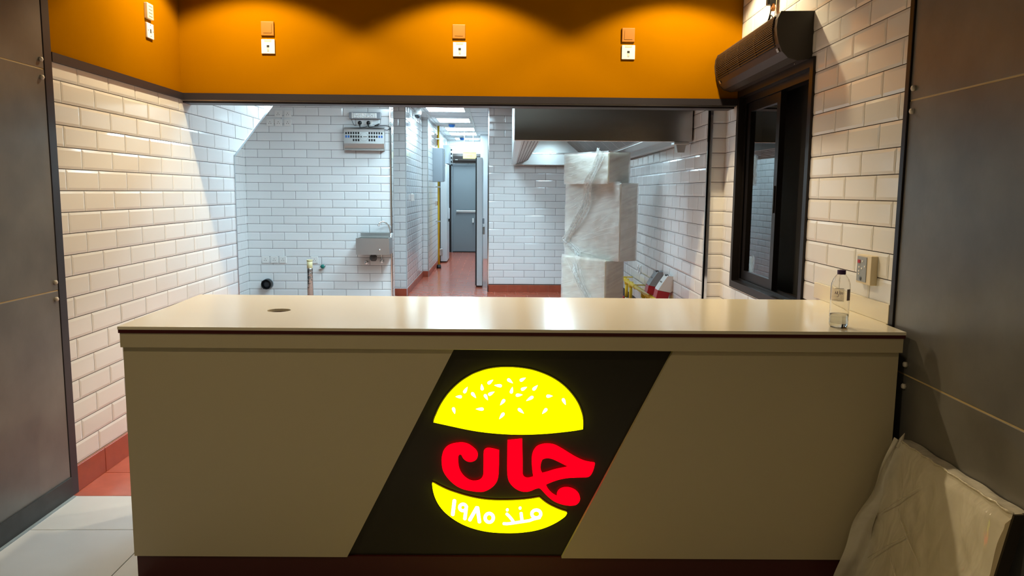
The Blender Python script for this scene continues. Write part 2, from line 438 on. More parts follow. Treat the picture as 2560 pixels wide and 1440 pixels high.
# short return wall and the kitchen's right wall behind it
tile_wall('wall_right_return', (0, YK0, 0), 0.0, [rect(1.508, 1.6175, 0.55, 2.70)], 1.4488-0.102*10, 1.49, thick=0.025, plain=[rect(1.508, 1.6175, 0, 0.55)])
tile_wall('wall_kitchen_right', O_K, ROT_K, [rect(-9.30, -5.47, 0.33, 2.10)], 1.4488-0.102*10, -5.58, thick=0.10,
          plain=[rect(-11.45, -9.30, 0, CZ), rect(-9.30, -5.47, 0, 0.33), rect(-9.30, -5.47, 2.10, CZ)])
trim([(1.493, 1.520, 5.450, 5.468, 0, CZ), (1.493, 1.5005, 5.450, 5.490, 0, CZ)], M_CHROME)

# ---- kitchen back walls
tile_wall('wall_back_left', (0, 9.693, 0), 0.0, [rect(-3.0775, -1.292, 0.10, 2.62)], 1.7626-0.102*16, -2.7757, thick=0.17, plain=[rect(-3.2, -1.292, 2.62, CZ), rect(-3.2, -1.292, 0, 0.10)])
tile_wall('wall_recess_side', (-3.079, 0, 0), math.pi/2, [rect(8.95, 9.695, 0.10, 2.62)], 1.7626-0.102*16, 9.46, thick=0.10, plain=[rect(6.2, 8.95, 0, CZ), rect(8.95, 9.70, 2.62, CZ), rect(8.95, 9.70, 0, 0.10), rect(9.86, 10.95, 0, CZ)])
tile_wall('wall_back_left_end', (-1.285, 0, 0), math.pi/2, [rect(9.70, 9.86, 0.10, CZ)], 1.7626-0.102*16, 9.60, thick=0.02, stuff=True)
tile_wall('wall_back_right', (0, 11.351, 0), 0.0, [rect(-0.10, 1.10, 0.104, 2.70)], 1.7448-0.102*16, -0.0183, thick=0.15, plain=[rect(1.10, 1.70, 0, CZ), rect(-0.10, 1.10, 0, 0.104)])
bb = tag(boxes(None, 'baseboard_back_right', [(-0.10, 1.10, -0.002, 0.006, 0.0, 0.103)], M_REDJ, (0, 11.351, 0)), kind='structure'); skirt_tiles(bb, -0.10, 1.10, -0.10, 0.103)
# chrome corner profiles
trim([(-1.300, -1.279, 9.684, 9.696, 0, CZ), (-1.284, -1.279, 9.684, 9.712, 0, CZ)])
trim([(-1.284, -1.279, 9.850, 9.872, 0, CZ)])
trim([(-0.106, -0.088, 11.342, 11.353, 0, CZ), (-0.106, -0.101, 11.342, 11.52, 0, CZ)])
# ---- corridor
tile_wall('wall_corridor_end', (0, 10.863, 0), 0.0, [rect(-1.62, -1.245, 0.10, 2.70)], 1.7448-0.102*16, -1.33, thick=0.10, plain=[rect(-3.2, -1.62, 0, CZ), rect(-1.62, -1.245, 0, 0.10)])
bb = tag(boxes(None, 'baseboard_corridor_end', [(-1.62, -1.238, -0.002, 0.006, 0.0, 0.10)], M_REDJ, (0, 10.863, 0)), kind='structure'); skirt_tiles(bb, -1.62, -1.238, -1.538, 0.10)
tile_wall('wall_corridor_left', (-1.238, 0, 0), math.pi/2, [rect(10.87, 13.30, 0.10, 2.70)], 1.7448-0.102*16, 10.95, thick=0.10, stuff=True, plain=[rect(10.87, 13.30, 0, 0.10)])
bb = tag(boxes(None, 'baseboard_corridor_left', [(10.86, 13.30, -0.002, 0.006, 0.0, 0.10)], M_REDJ, (-1.238, 0, 0), math.pi/2), kind='structure'); skirt_tiles(bb, 10.86, 13.30, 10.86, 0.10)
trim([(10.858, 10.876, -0.006, 0.004, 0.0, CZ)], M_WHITEW, (-1.238, 0, 0), math.pi/2)
tile_wall('wall_corridor_step', (0, 13.30, 0), 0.0, [rect(-1.235, -1.150, 0.10, 2.70)], 1.7448-0.102*16, -1.3, thick=0.10, plain=[rect(-1.235, -1.150, 0, 0.10)])
bb = tag(boxes(None, 'baseboard_corridor_step', [(-1.235, -1.143, -0.002, 0.006, 0.0, 0.10)], M_REDJ, (0, 13.30, 0)), kind='structure'); skirt_tiles(bb, -1.235, -1.143, -1.3, 0.10)
tile_wall('wall_corridor_rear_left', (-1.143, 0, 0), math.pi/2, [rect(13.31, 18.80, 0.10, 2.70)], 1.7448-0.102*16, 13.31, thick=0.10, stuff=True, plain=[rect(13.31, 18.80, 0, 0.10)])
bb = tag(boxes(None, 'baseboard_corridor_rear', [(13.31, 16.0, -0.002, 0.006, 0.0, 0.10)], M_REDJ, (-1.143, 0, 0), math.pi/2), kind='structure'); skirt_tiles(bb, 13.31, 16.0, 13.31, 0.10)
trim([(13.292, 13.32, -0.006, 0.004, 0.0, CZ)], M_STEELM, (-1.143, 0, 0), math.pi/2)
tile_wall('wall_far_end', (0, 18.80, 0), 0.0, [rect(-1.14, -0.30, 2.12, 2.70)], 1.7448-0.102*16, -1.1, thick=0.10, stuff=True, plain=[rect(-1.14, -1.05, 0, 2.12), rect(-0.33, -0.30, 0, 2.12)])
tag(boxes(None, 'wall_cold_store', [(-0.32, 0.6, 17.0, 18.85, 0, CZ), (0.50, 0.60, 11.50, 17.0, 0, CZ)], M_WHITEW), kind='structure')
tag(boxes(None, 'wall_service_void', [(-0.33, 0.0, 18.86, 18.95, 0, CZ)], M_WHITEW), kind='structure')

# ---- ceilings
ce = tag(boxes(None, 'ceiling', [(-3.2, 1.75, YBK, 18.95, CZ, CZ+0.08)], M_CEIL), kind='structure')
# grid bars of the corridor ceiling
for i, y in enumerate([11.0, 12.35, 13.0, 14.3, 14.95, 16.2, 17.45, 18.2]):
    box(ce, 'grid_bar', (-1.14, 0.5), (y-0.012, y+0.012), (CZ-0.006, CZ+0.004), M_WHITEW)
for x in (-1.09, -0.40):
    box(ce, 'grid_bar', (x-0.012, x+0.012), (10.9, 18.8), (CZ-0.006, CZ+0.004), M_WHITEW)
tag(boxes(None, 'ceiling_shop', [(-2.2, 1.75, -2.1, YBK, FZ, FZ+0.08)], M_CEILF), kind='structure')

# ---- orange bulkhead with its black lower trim
tag(boxes(None, 'wall_bulkhead', [(-2.032, 1.604, YB, YBK-0.012, 2.052, FZ)], M_ORANGE), kind='structure')
tag(boxes(None, 'wall_bulkhead_back', [(-2.032, 1.604, YBK-0.012, YBK, 2.047, FZ)], mat('bare_grey_render', (104, 96, 88), rough=0.9, var=0.1, scale=5)), kind='structure')
trim([(-2.03, 1.592, YB-0.014, YB+0.001, 2.046, 2.088)], M_BLACKTRIM)
trim([(-2.03, 1.575, YB+0.006, YBK, 2.028, 2.047)], M_BLACKTRIM)
trim([(-2.03, 1.580, YB-0.010, YB+0.006, 2.0385, 2.0460)], M_STEELM)
trim([(3.668, 5.145, -0.014, 0.004, 2.046, 2.088)], M_BLACKTRIM, O_L, ROT_L)

# ---- dark cladding left and right of the counter, shop back wall
def cladding(name, origin, rot, xs, zs, face, back):
    w = tag(boxes(None, name, [(min(xs), max(xs), face+0.0022, back, 0, FZ)], M_REVEAL, origin, rot), kind='structure')
    for a, b in zip(xs, xs[1:]):
        for c, d in zip(zs, zs[1:]):
            box(w, 'cladding_panel', (a+0.001, b-0.001), (face, face+0.004), (c+0.0032, d-0.0032), M_CLAD, 0.0008, 1)
    return w
wl = cladding('wall_left_cladding', O_L, ROT_L, [-2.0, -0.1, 1.2, 2.4, 3.602], [0.095, 1.0, 2.0, FZ], -0.010, 0.12)
box(wl, 'edge_profile', (3.603, 3.664), (-0.013, 0.12), (0.0, FZ), M_BLACKTRIM, 0.002, 1)
for z in (2.040, 1.962, 1.040, 0.962):
    lathe(wl, 'fixing_clip', [(0.011, 0.0), (0.011, 0.008), (0.008, 0.012)], M_CLIP, 6, loc=(3.575, -0.010, z)).rotation_euler = (math.pi/2, 0, 0)
bs = tag(boxes(None, 'baseboard_left_cladding', [(-2.0, 3.600, -0.020, -0.008, 0.004, 0.098)], M_BASEB, O_L, ROT_L), kind='structure')
box(bs, 'sealant_line', (-2.0, 3.600), (-0.032, -0.018), (0.0, 0.006), M_SEAL)
wr = cladding('wall_right_cladding', O_R, ROT_R, [-2.872, -1.6, -0.4, 0.8, 2.0], [0.0, 0.812, 1.816, FZ], -0.004, 0.16)
box(wr, 'edge_profile', (-2.902, -2.870), (-0.012, 0.12), (0.0, FZ), M_FRAME, 0.002, 1)
for z in (1.858, 1.776, 0.852, 0.770):
    lathe(wr, 'fixing_clip', [(0.011, 0.0), (0.011, 0.008), (0.008, 0.012)], M_CLIP, 6, loc=(-2.842 if z > 1 else -2.757, -0.004, z)).rotation_euler = (math.pi/2, 0, 0)
tag(boxes(None, 'wall_shop_back', [(-2.2, 1.75, -2.15, -2.05, 0, FZ)], M_CLAD), kind='structure')

# ================================================================== LAMPS
def downlight(x, y, i, power=DOWNLIGHT_W, spread=122.5, blend=0.26):
    t = thing('downlight', (x, y, FZ), 0, ['round recessed downlight nearest the left cladding', 'round recessed downlight over the middle of the counter', 'round recessed downlight nearest the air curtain', 'round recessed downlight over the left of the shop floor', 'round recessed downlight over the right of the shop floor'][i], 'downlight', 'warm recessed downlights')
    prism(t, 'trim_ring', [(0.075*math.cos(a*math.pi/12), 0.075*math.sin(a*math.pi/12)) for a in range(24)], M_WHITEW, -0.008, 0.0,
          holes=[[(0.055*math.cos(a*math.pi/12), 0.055*math.sin(a*math.pi/12)) for a in range(24)]], plane='xy')
    lathe(t, 'lens', [(0.05, -0.002), (0.05, 0.004)], M_LAMP, 20)
    ld = bpy.data.lights.new('downlight_lamp', 'SPOT'); ld.energy = power; ld.color = WARM
    ld.spot_size = math.radians(spread); ld.spot_blend = blend; ld.shadow_soft_size = 0.035
    lo = bpy.data.objects.new('downlight_lamp', ld); COL.objects.link(lo); lo.parent = t; lo.location = (0, 0, -0.02)
for i, x in enumerate((-1.54, -0.20, 1.15)): downlight(x, 4.610, i)
downlight(-1.25, 1.0, 3, 48.0, 150, 0.5); downlight(0.6, -0.8, 4, 18.0, 150, 0.5)
def light_panel(x0, x1, y0, y1, label, m=M_PANELC):
    t = thing('ceiling_light_panel', ((x0+x1)/2, (y0+y1)/2, CZ), 0, label, 'ceiling light', 'square ceiling light panels')
    w, d = (x1-x0)/2, (y1-y0)/2
    prism(t, 'frame', [(-w, -d), (w, -d), (w, d), (-w, d)], M_WHITEW, -0.012, 0.0, plane='xy', holes=[[(-w+.018, -d+.018), (w-.018, -d+.018), (w-.018, d-.018), (-w+.018, d-.018)]])
    box(t, 'diffuser', (-w+.018, w-.018), (-d+.018, d-.018), (-0.009, -0.002), m)
light_panel(-1.04, -0.45, 11.50, 12.20, 'nearest lit ceiling panel in the corridor, beside the dome camera')
light_panel(-1.01, -0.43, 13.25, 14.05, 'second lit ceiling panel along the corridor')
light_panel(-0.99, -0.40, 15.15, 15.95, 'third lit ceiling panel along the corridor')
light_panel(-0.98, -0.39, 16.38, 17.20, 'fourth lit ceiling panel along the corridor')
light_panel(-0.95, -0.36, 18.05, 18.62, 'farthest lit ceiling panel, above the exit sign')
for x0, y0, lbl in ((-1.75, 7.10, 'added kitchen ceiling panel beside the sloping opening'), (-0.64, 5.95, 'kitchen ceiling panel beside the near end of the extractor hood'),  # first panel is unseen, added to brighten the back left wall
                   (-0.64, 7.55, 'kitchen ceiling panel beside the wrapped stack'), (-0.64, 8.95, 'kitchen ceiling panel beside the far end of the extractor hood')):
    light_panel(x0, x0+0.60, y0, y0+0.60, lbl+', hidden behind the orange bulkhead', M_PANEL)

# ================================================================== SERVICE COUNTER
CA = -0.017; CFL = Vector((-1.36, 2.775, 0.0))
ct = thing('service_counter', CFL, CA, 'long cream service counter with a black slanted centre panel and maroon plinth', 'counter')
def cl(x, y):      # world plan point -> counter frame
    v = Vector((x, y, 0)) - CFL; c, s = math.cos(CA), math.sin(CA)
    return (v.x*c + v.y*s, -v.x*s + v.y*c)
slab = [(0.0, 0.0), (2.857, 0.0), cl(1.507, 2.900), cl(1.5275, 2.906), cl(1.5495, 3.575), cl(-1.393, 3.652)]
hc = cl(-0.890, 3.175)
hole = [(hc[0]+0.047*math.cos(-a*math.pi/14), hc[1]+0.047*math.sin(-a*math.pi/14)) for a in range(28)]
prism(ct, 'worktop', slab, M_TOP, 0.9665, 0.9775, holes=[hole], plane='xy')
slab2 = [(0.001, 0.002), (2.856, 0.002), cl(1.545, 3.573), (slab[5][0]+.002, slab[5][1]-.002)]
prism(ct, 'maroon_edge_band', slab2, M_MAROON, 0.9535, 0.9665, holes=[hole], plane='xy')
box(ct, 'apron', (0.004, 2.852), (0.006, 0.040), (0.900, 0.9535), M_LAM, 0.001, 1)
box(ct, 'backing_panel', (0.012, 2.840), (0.042, 0.060), (0.095, 0.900), M_LAMD)
prism(ct, 'front_panel', [(0.006, 0.095), (0.8083, 0.095), (1.2128, 0.898), (0.006, 0.898)], M_LAM, 0.022, 0.0415)
prism(ct, 'front_panel', [(1.6200, 0.095), (2.842, 0.095), (2.846, 0.898), (2.0165, 0.898)], M_LAM, 0.022, 0.0415)
box(ct, 'plinth', (0.012, 2.840), (0.030, 0.060), (0.0, 0.095), M_MAROON)
prism(ct, 'end_panel', [(0.006, 0.060), (0.022, 0.060), (slab[5][0]+.04, slab[5][1]-.03), (slab[5][0]+.022, slab[5][1]-.03)], M_LAM, 0.0, 0.9535, plane='xy')
box(ct, 'end_panel', (2.822, 2.838), (0.060, 0.80), (0.0, 0.9535), M_LAM)
# upstand against the tiled wall
up = tag(box(None, 'counter_upstand', (-3.665, -2.905), (-0.013, -0.0015), (0.978, 1.052), M_TOP, 0.001, 1, O_R, ROT_R), 'low cream upstand running along the tiled wall behind the water bottle', 'upstand')

# ---- illuminated burger logo
BUN=[(1.1372, 0.6224), (1.14, 0.6331), (1.147, 0.6498), (1.1552, 0.6689), (1.1656, 0.6891), (1.1784, 0.7093), (1.1934, 0.7295), (1.2095, 0.7473), (1.2256, 0.7628), (1.2429, 0.777), (1.2624, 0.7901), (1.283, 0.802), (1.306, 0.8115), (1.3289, 0.8192), (1.3541, 0.8245), (1.3816, 0.8278), (1.4137, 0.8287), (1.4436, 0.8275), (1.4711, 0.8244), (1.4987, 0.8195), (1.5264, 0.8112), (1.5541, 0.8004), (1.5796, 0.7876), (1.6028, 0.7725), (1.6239, 0.755), (1.6438, 0.7339), (1.6592, 0.7139), (1.6723, 0.6926), (1.6819, 0.6701), (1.6882, 0.6488), (1.6909, 0.6249), (1.691, 0.5999), (1.6614, 0.5942), (1.6151, 0.5881), (1.5687, 0.583), (1.5224, 0.5796), (1.4783, 0.5778), (1.4366, 0.5778), (1.3948, 0.5794), (1.353, 0.5825), (1.3159, 0.5866), (1.2788, 0.5923), (1.2371, 0.6004), (1.1932, 0.6101), (1.1631, 0.6166)]
SEEDS=[((1.2509, 0.737), (1.2624, 0.7571)), ((1.3394, 0.7718), (1.3566, 0.7849)), ((1.3866, 0.7627), (1.3625, 0.7649)), ((1.4117, 0.7876), (1.4291, 0.7736)), ((1.4578, 0.7832), (1.476, 0.7935)), ((1.3172, 0.7481), (1.3148, 0.7681)), ((1.2394, 0.7204), (1.2199, 0.721)), ((1.2797, 0.7348), (1.2936, 0.7172)), ((1.327, 0.7281), (1.3374, 0.7092)), ((1.3419, 0.7294), (1.3614, 0.7401)), ((1.4237, 0.737), (1.4285, 0.7583)), ((1.4627, 0.7491), (1.481, 0.7587)), ((1.5053, 0.7494), (1.5205, 0.7656)), ((1.4433, 0.7277), (1.4647, 0.7298)), ((1.5033, 0.7222), (1.4804, 0.7072)), ((1.3985, 0.7097), (1.3843, 0.6906)), ((1.5563, 0.725), (1.5759, 0.7258)), ((1.6153, 0.7147), (1.6249, 0.6935)), ((1.2106, 0.6776), (1.2163, 0.6562)), ((1.3202, 0.6743), (1.2948, 0.6746)), ((1.3966, 0.6587), (1.381, 0.6376)), ((1.4519, 0.6757), (1.4705, 0.6596)), ((1.5547, 0.6764), (1.5399, 0.6585))]
CRES=[(1.1314, 0.3854), (1.1577, 0.3702), (1.1892, 0.3551), (1.2208, 0.3438), (1.2524, 0.3339), (1.284, 0.326), (1.3157, 0.3202), (1.3474, 0.3169), (1.3896, 0.3156), (1.4318, 0.3165), (1.474, 0.3195), (1.5056, 0.3236), (1.5326, 0.3286), (1.5501, 0.3133), (1.5693, 0.3002), (1.5906, 0.2893), (1.6119, 0.2801), (1.6374, 0.2719), (1.6313, 0.2619), (1.6124, 0.2463), (1.5873, 0.2306), (1.5557, 0.2159), (1.5176, 0.2041), (1.4752, 0.1972), (1.4328, 0.194), (1.3904, 0.1944), (1.3437, 0.198), (1.3012, 0.2066), (1.2631, 0.219), (1.2292, 0.2357), (1.1996, 0.2559), (1.1742, 0.279), (1.1553, 0.3042), (1.1417, 0.3328), (1.1345, 0.3591)]
STROKES=[([(1.2144, 0.3211), (1.208, 0.2659)], 0.0136), ([(1.2592, 0.2945), (1.2586, 0.2906), (1.2568, 0.287), (1.254, 0.2841), (1.2504, 0.2823), (1.2465, 0.2816), (1.2426, 0.2822), (1.2391, 0.284), (1.2362, 0.2868), (1.2344, 0.2904), (1.2338, 0.2944), (1.2344, 0.2983), (1.2362, 0.3019), (1.239, 0.3047), (1.2426, 0.3066), (1.2465, 0.3072), (1.2504, 0.3066), (1.2539, 0.3048), (1.2567, 0.302), (1.2585, 0.2985), (1.2592, 0.2945)], 0.0119), ([(1.2592, 0.2983), (1.2535, 0.2496)], 0.0127), ([(1.2719, 0.2453), (1.2985, 0.2941)], 0.0131), ([(1.3006, 0.2941), (1.3086, 0.2377)], 0.0131), ([(1.3606, 0.2542), (1.3598, 0.2489), (1.3577, 0.2441), (1.3543, 0.2402), (1.35, 0.2377), (1.3452, 0.2368), (1.3404, 0.2377), (1.3361, 0.2401), (1.3327, 0.2439), (1.3304, 0.2487), (1.3297, 0.254), (1.3304, 0.2594), (1.3326, 0.2642), (1.336, 0.2681), (1.3403, 0.2705), (1.345, 0.2714), (1.3498, 0.2706), (1.3541, 0.2682), (1.3576, 0.2644), (1.3598, 0.2596), (1.3606, 0.2542)], 0.0123), ([(1.539, 0.2708), (1.5383, 0.266), (1.5359, 0.2617), (1.5322, 0.2583), (1.5275, 0.256), (1.5223, 0.2552), (1.517, 0.256), (1.5123, 0.2581), (1.5085, 0.2615), (1.5061, 0.2658), (1.5052, 0.2706), (1.5059, 0.2754), (1.5083, 0.2797), (1.512, 0.2832), (1.5167, 0.2854), (1.5219, 0.2862), (1.5271, 0.2855), (1.5319, 0.2833), (1.5357, 0.2799), (1.5381, 0.2756), (1.539, 0.2708)], 0.0119), ([(1.535, 0.2562), (1.5128, 0.2507), (1.4959, 0.244), (1.4748, 0.2405), (1.4579, 0.238), (1.4452, 0.2357), (1.4283, 0.2329), (1.4113, 0.231), (1.3997, 0.2316)], 0.0107), ([(1.4649, 0.273), (1.4689, 0.242)], 0.0115), ([(1.411, 0.27), (1.4196, 0.2617), (1.4302, 0.2485), (1.4367, 0.2385)], 0.0107), ([(1.4126, 0.286), (1.4134, 0.2859)], 0.0123), ([(1.4605, 0.2933), (1.4614, 0.2932)], 0.0123)]
NUN=[(1.3236, 0.5084), (1.3271, 0.5158), (1.3366, 0.5213), (1.3557, 0.5197), (1.3807, 0.5132), (1.3804, 0.484), (1.3799, 0.4493), (1.3778, 0.4145), (1.3719, 0.3946), (1.3588, 0.377), (1.3421, 0.3644), (1.3229, 0.3563), (1.3037, 0.3554), (1.2749, 0.359), (1.2486, 0.3651), (1.2246, 0.3762), (1.203, 0.3935), (1.1839, 0.4158), (1.172, 0.4381), (1.1673, 0.4678), (1.1679, 0.4901), (1.1734, 0.5098), (1.1854, 0.526), (1.2032, 0.5359), (1.227, 0.541), (1.2461, 0.5416), (1.2651, 0.5363), (1.2818, 0.5254), (1.2961, 0.5107), (1.3009, 0.4971), (1.2986, 0.486), (1.2891, 0.476), (1.2724, 0.4714), (1.258, 0.4758), (1.2473, 0.4856), (1.2413, 0.4967), (1.2378, 0.5004), (1.2318, 0.4991), (1.2282, 0.4905), (1.2275, 0.4707), (1.2306, 0.4459), (1.2402, 0.4236), (1.2557, 0.4063), (1.2749, 0.3952), (1.2893, 0.3935), (1.306, 0.3966), (1.3168, 0.4054), (1.3222, 0.4192), (1.3231, 0.449), (1.3232, 0.4837)]
JIM=[(1.4122, 0.5521), (1.4661, 0.5581), (1.4673, 0.5143), (1.4687, 0.4648), (1.4699, 0.4201), (1.4748, 0.4114), (1.4856, 0.4065), (1.4976, 0.4078), (1.51, 0.4117), (1.5069, 0.4303), (1.5042, 0.4551), (1.5034, 0.4799), (1.5049, 0.4972), (1.5107, 0.5145), (1.5224, 0.5294), (1.539, 0.5369), (1.5604, 0.54), (1.5867, 0.536), (1.6107, 0.5238), (1.6421, 0.5043), (1.671, 0.4872), (1.7024, 0.4738), (1.7384, 0.4673), (1.734, 0.4467), (1.7272, 0.4292), (1.7179, 0.418), (1.706, 0.4147), (1.6724, 0.4135), (1.6365, 0.4112), (1.6055, 0.4048), (1.5768, 0.3946), (1.5578, 0.3858), (1.5591, 0.3758), (1.5677, 0.3609), (1.5824, 0.3459), (1.5993, 0.336), (1.6003, 0.3486), (1.6074, 0.3611), (1.6228, 0.3692), (1.642, 0.3701), (1.6589, 0.3652), (1.676, 0.3528), (1.6855, 0.3341), (1.6826, 0.319), (1.672, 0.3076), (1.6552, 0.3037), (1.6335, 0.3049), (1.6094, 0.311), (1.5875, 0.3209), (1.5681, 0.3358), (1.551, 0.3533), (1.5388, 0.3669), (1.5316, 0.3711), (1.5172, 0.368), (1.5005, 0.3604), (1.4861, 0.3571), (1.4669, 0.3582), (1.4452, 0.3676), (1.4283, 0.3825), (1.4174, 0.3999), (1.4124, 0.4247), (1.4114, 0.4892)]
JIM_HOLE=[(1.5375, 0.4702), (1.5421, 0.4826), (1.554, 0.4872), (1.5731, 0.4865), (1.5947, 0.478), (1.6237, 0.4633), (1.6454, 0.4523), (1.6215, 0.4472), (1.5882, 0.4395), (1.5619, 0.4307), (1.5429, 0.4256), (1.5379, 0.4355), (1.5353, 0.4528)]

sg = thing('burger_sign', CFL, CA, 'lit burger logo with yellow buns and red Arabic lettering on the counter front', 'sign')
def grow(poly, d):
    n = len(poly); a = sum(poly[i][0]*poly[(i+1) % n][1]-poly[(i+1) % n][0]*poly[i][1] for i in range(n))
    sgn = 1 if a > 0 else -1; out = []
    for i in range(n):
        p0, p1, p2 = poly[i-1], poly[i], poly[(i+1) % n]
        e1 = Vector((p1[0]-p0[0], p1[1]-p0[1])).normalized(); e2 = Vector((p2[0]-p1[0], p2[1]-p1[1])).normalized()
        t = (e1+e2)
        t = t.normalized() if t.length > 1e-4 else e1
        out.append((p1[0]+sgn*t.y*d, p1[1]-sgn*t.x*d))
    return out
def rounded(poly, k=4, corner=48):
    P = [Vector(p) for p in poly]; n = len(P); T = []
    for i in range(n):
        a, b = P[i]-P[i-1], P[(i+1) % n]-P[i]
        T.append((None, a.length, b.length) if math.degrees(a.angle(b)) > corner else ((a.normalized()+b.normalized()).normalized(), a.length, b.length))
    out = []
    for i in range(n):
        j = (i+1) % n; p, q = P[i], P[j]; L = (q-p).length
        m0 = (T[i][0]*min(L, 1.6*T[i][1]) if T[i][0] else q-p); m1 = (T[j][0]*min(L, 1.6*T[j][2]) if T[j][0] else q-p)
        for s_ in range(k):
            t = s_/k; t2, t3 = t*t, t**3
            out.append(tuple(p*(2*t3-3*t2+1)+m0*(t3-2*t2+t)+q*(-2*t3+3*t2)+m1*(t3-t2)))
    return out
BUN, CRES, NUN, JIM, JIM_HOLE = [rounded(p_) for p_ in (BUN, CRES, NUN, JIM, JIM_HOLE)]
SY0, SY1 = 0.0415, 0.022
def lit_part(name, poly, m, holes=()):
    o = prism(sg, name, poly, m, SY1, SY0-0.004, holes=holes)
    return o
M_RETURN = mat('dark_sign_return', (70, 58, 16), rough=0.5)
u = lit_part('upper_bun', BUN, M_EYEL)
prism(u, 'bun_rim', grow(BUN, 0.0045), M_RETURN, SY0-0.006, SY0, holes=[grow(BUN, 0.0005)])
lo_ = lit_part('lower_bun', CRES, M_EYEL)
prism(lo_, 'bun_rim', grow(CRES, 0.0045), M_RETURN, SY0-0.006, SY0, holes=[grow(CRES, 0.0005)])
l1 = lit_part('arabic_letter', NUN, M_ERED)
l2 = lit_part('arabic_letter', JIM, M_ERED, holes=[JIM_HOLE])
l1['label'] = 'red curled letter on the left of the logo'; l2['label'] = 'red upright and looped letters on the right of the logo'
for a, b in SEEDS:
    a = Vector(a); b = Vector(b); d = (b-a); Ln = d.length+0.004; d.normalize(); n = Vector((-d.y, d.x)); w = 0.0060
    a = a-d*0.003
    pts = []
    for t, f in ((0.0, 0.0), (0.04, 0.55), (0.15, 0.92), (0.30, 1.0), (0.55, 0.80), (0.80, 0.42), (1.0, 0.03)): pts.append(a+d*Ln*t+n*w*f)
    for t, f in ((1.0, 0.03), (0.80, 0.42), (0.55, 0.80), (0.30, 1.0), (0.15, 0.92), (0.04, 0.55)): pts.append(a+d*Ln*t-n*w*f)
    prism(u, 'sesame_seed', [tuple(p) for p in pts], M_EWHT, SY1-0.0012, SY1+0.001)
def stroke(parent, name, pts, w, m, y0, y1):
    bm = bmesh.new(); P = [Vector(p) for p in pts]; n = len(P); h = w/2
    closed = n > 4 and (P[0]-P[-1]).length < 1e-3
    if closed: P = P[:-1]; n -= 1
    Lf, Rt = [], []
    for i in range(n):
        if closed: t = (P[(i+1) % n]-P[i-1]).normalized()
        else: t = (P[min(i+1, n-1)]-P[max(i-1, 0)]).normalized()
        q = Vector((-t.y, t.x))*h; Lf.append(P[i]+q); Rt.append(P[i]-q)
    if closed:
        outer = Lf if sum((p-P[0]).length for p in Lf) > sum((p-P[0]).length for p in Rt) else Rt
        inner = Rt if outer is Lf else Lf
        return prism(parent, name, [tuple(p) for p in outer], m, y0, y1, holes=[[tuple(p) for p in inner]])
    t0 = (P[1]-P[0]).normalized(); t1 = (P[-1]-P[-2]).normalized(); cap = 0.5*h
    def arc(c, t, s):
        n_ = Vector((-t.y, t.x)); return [tuple(c + n_*h*math.cos(a)*s + t*h*math.sin(a)*s) for a in [math.pi*k/6 for k in range(1, 6)]]
    poly = [tuple(p) for p in Lf] + [tuple(P[-1]+Vector((-t1.y, t1.x))*h*math.cos(a)+t1*h*math.sin(a)*0.8) for a in [math.pi*k/6 for k in range(1, 6)]] \
        + [tuple(p) for p in Rt[::-1]] + [tuple(P[0]-Vector((-t0.y, t0.x))*h*math.cos(a)-t0*h*math.sin(a)*0.8) for a in [math.pi*k/6 for k in range(1, 6)]]
    return prism(parent, name, poly, m, y0, y1)
for pts, w in STROKES: stroke(lo_, 'white_letter_stroke', pts, w, M_EWHT, SY1-0.0012, SY1+0.001)

# ================================================================== WATER BOTTLE
bt = thing('water_bottle', (1.296, 2.838, 0.9775), 0, 'clear plastic water bottle with purple cap standing on the counter', 'bottle')
prof = [(0.001, 0.0015), (0.026, 0.0), (0.032, 0.004), (0.0342, 0.012), (0.0345, 0.03), (0.0335, 0.036), (0.0345, 0.042), (0.0345, 0.060), (0.0335, 0.066), (0.0345, 0.072),
        (0.0345, 0.150), (0.033, 0.165), (0.027, 0.182), (0.018, 0.195), (0.0135, 0.200), (0.0132, 0.205)]
inner = [(r-0.0012, z+0.0006) for r, z in prof[::-1] if r > 0.01]
def shell(parent, name, outer, m, n=40):
    bm = bmesh.new(); rings = []
    for r, z in outer: rings.append([bm.verts.new((r*math.cos(2*math.pi*k/n), r*math.sin(2*math.pi*k/n), z)) for k in range(n)])
    for A, B in zip(rings, rings[1:]):
        for k in range(n): bm.faces.new((A[k], A[(k+1) % n], B[(k+1) % n], B[k]))
    bm.faces.new(rings[0][::-1]); bm.faces.new(rings[-1])
    return link(name, finish(bm, name, m, True), parent)
shell(bt, 'bottle_body', prof + inner + [(0.001, 0.0022)], M_PET)
lathe(bt, 'water', [(r-0.0016, z+0.001) for r, z in prof[1:7]] + [(0.0325, 0.050)], M_WATER, 40)
cp = lathe(bt, 'cap', [(0.0148, 0.199), (0.0152, 0.201), (0.0152, 0.214), (0.0145, 0.2155), (0.001, 0.2157)], M_PURPLE, 28)
bm = bmesh.new()
for a0, a1, z0, z1 in ((-171, -92, 0.100, 0.148),):
    vs = []
    for k in range(25):
        a = math.radians(a0+(a1-a0)*k/24); vs.append((bm.verts.new((0.0349*math.cos(a), 0.0349*math.sin(a), z0)), bm.verts.new((0.0349*math.cos(a), 0.0349*math.sin(a), z1))))
    for p, q in zip(vs, vs[1:]): bm.faces.new((p[0], q[0], q[1], p[1]))
lb = link('label', finish(bm, 'label', M_LABEL, True), bt)
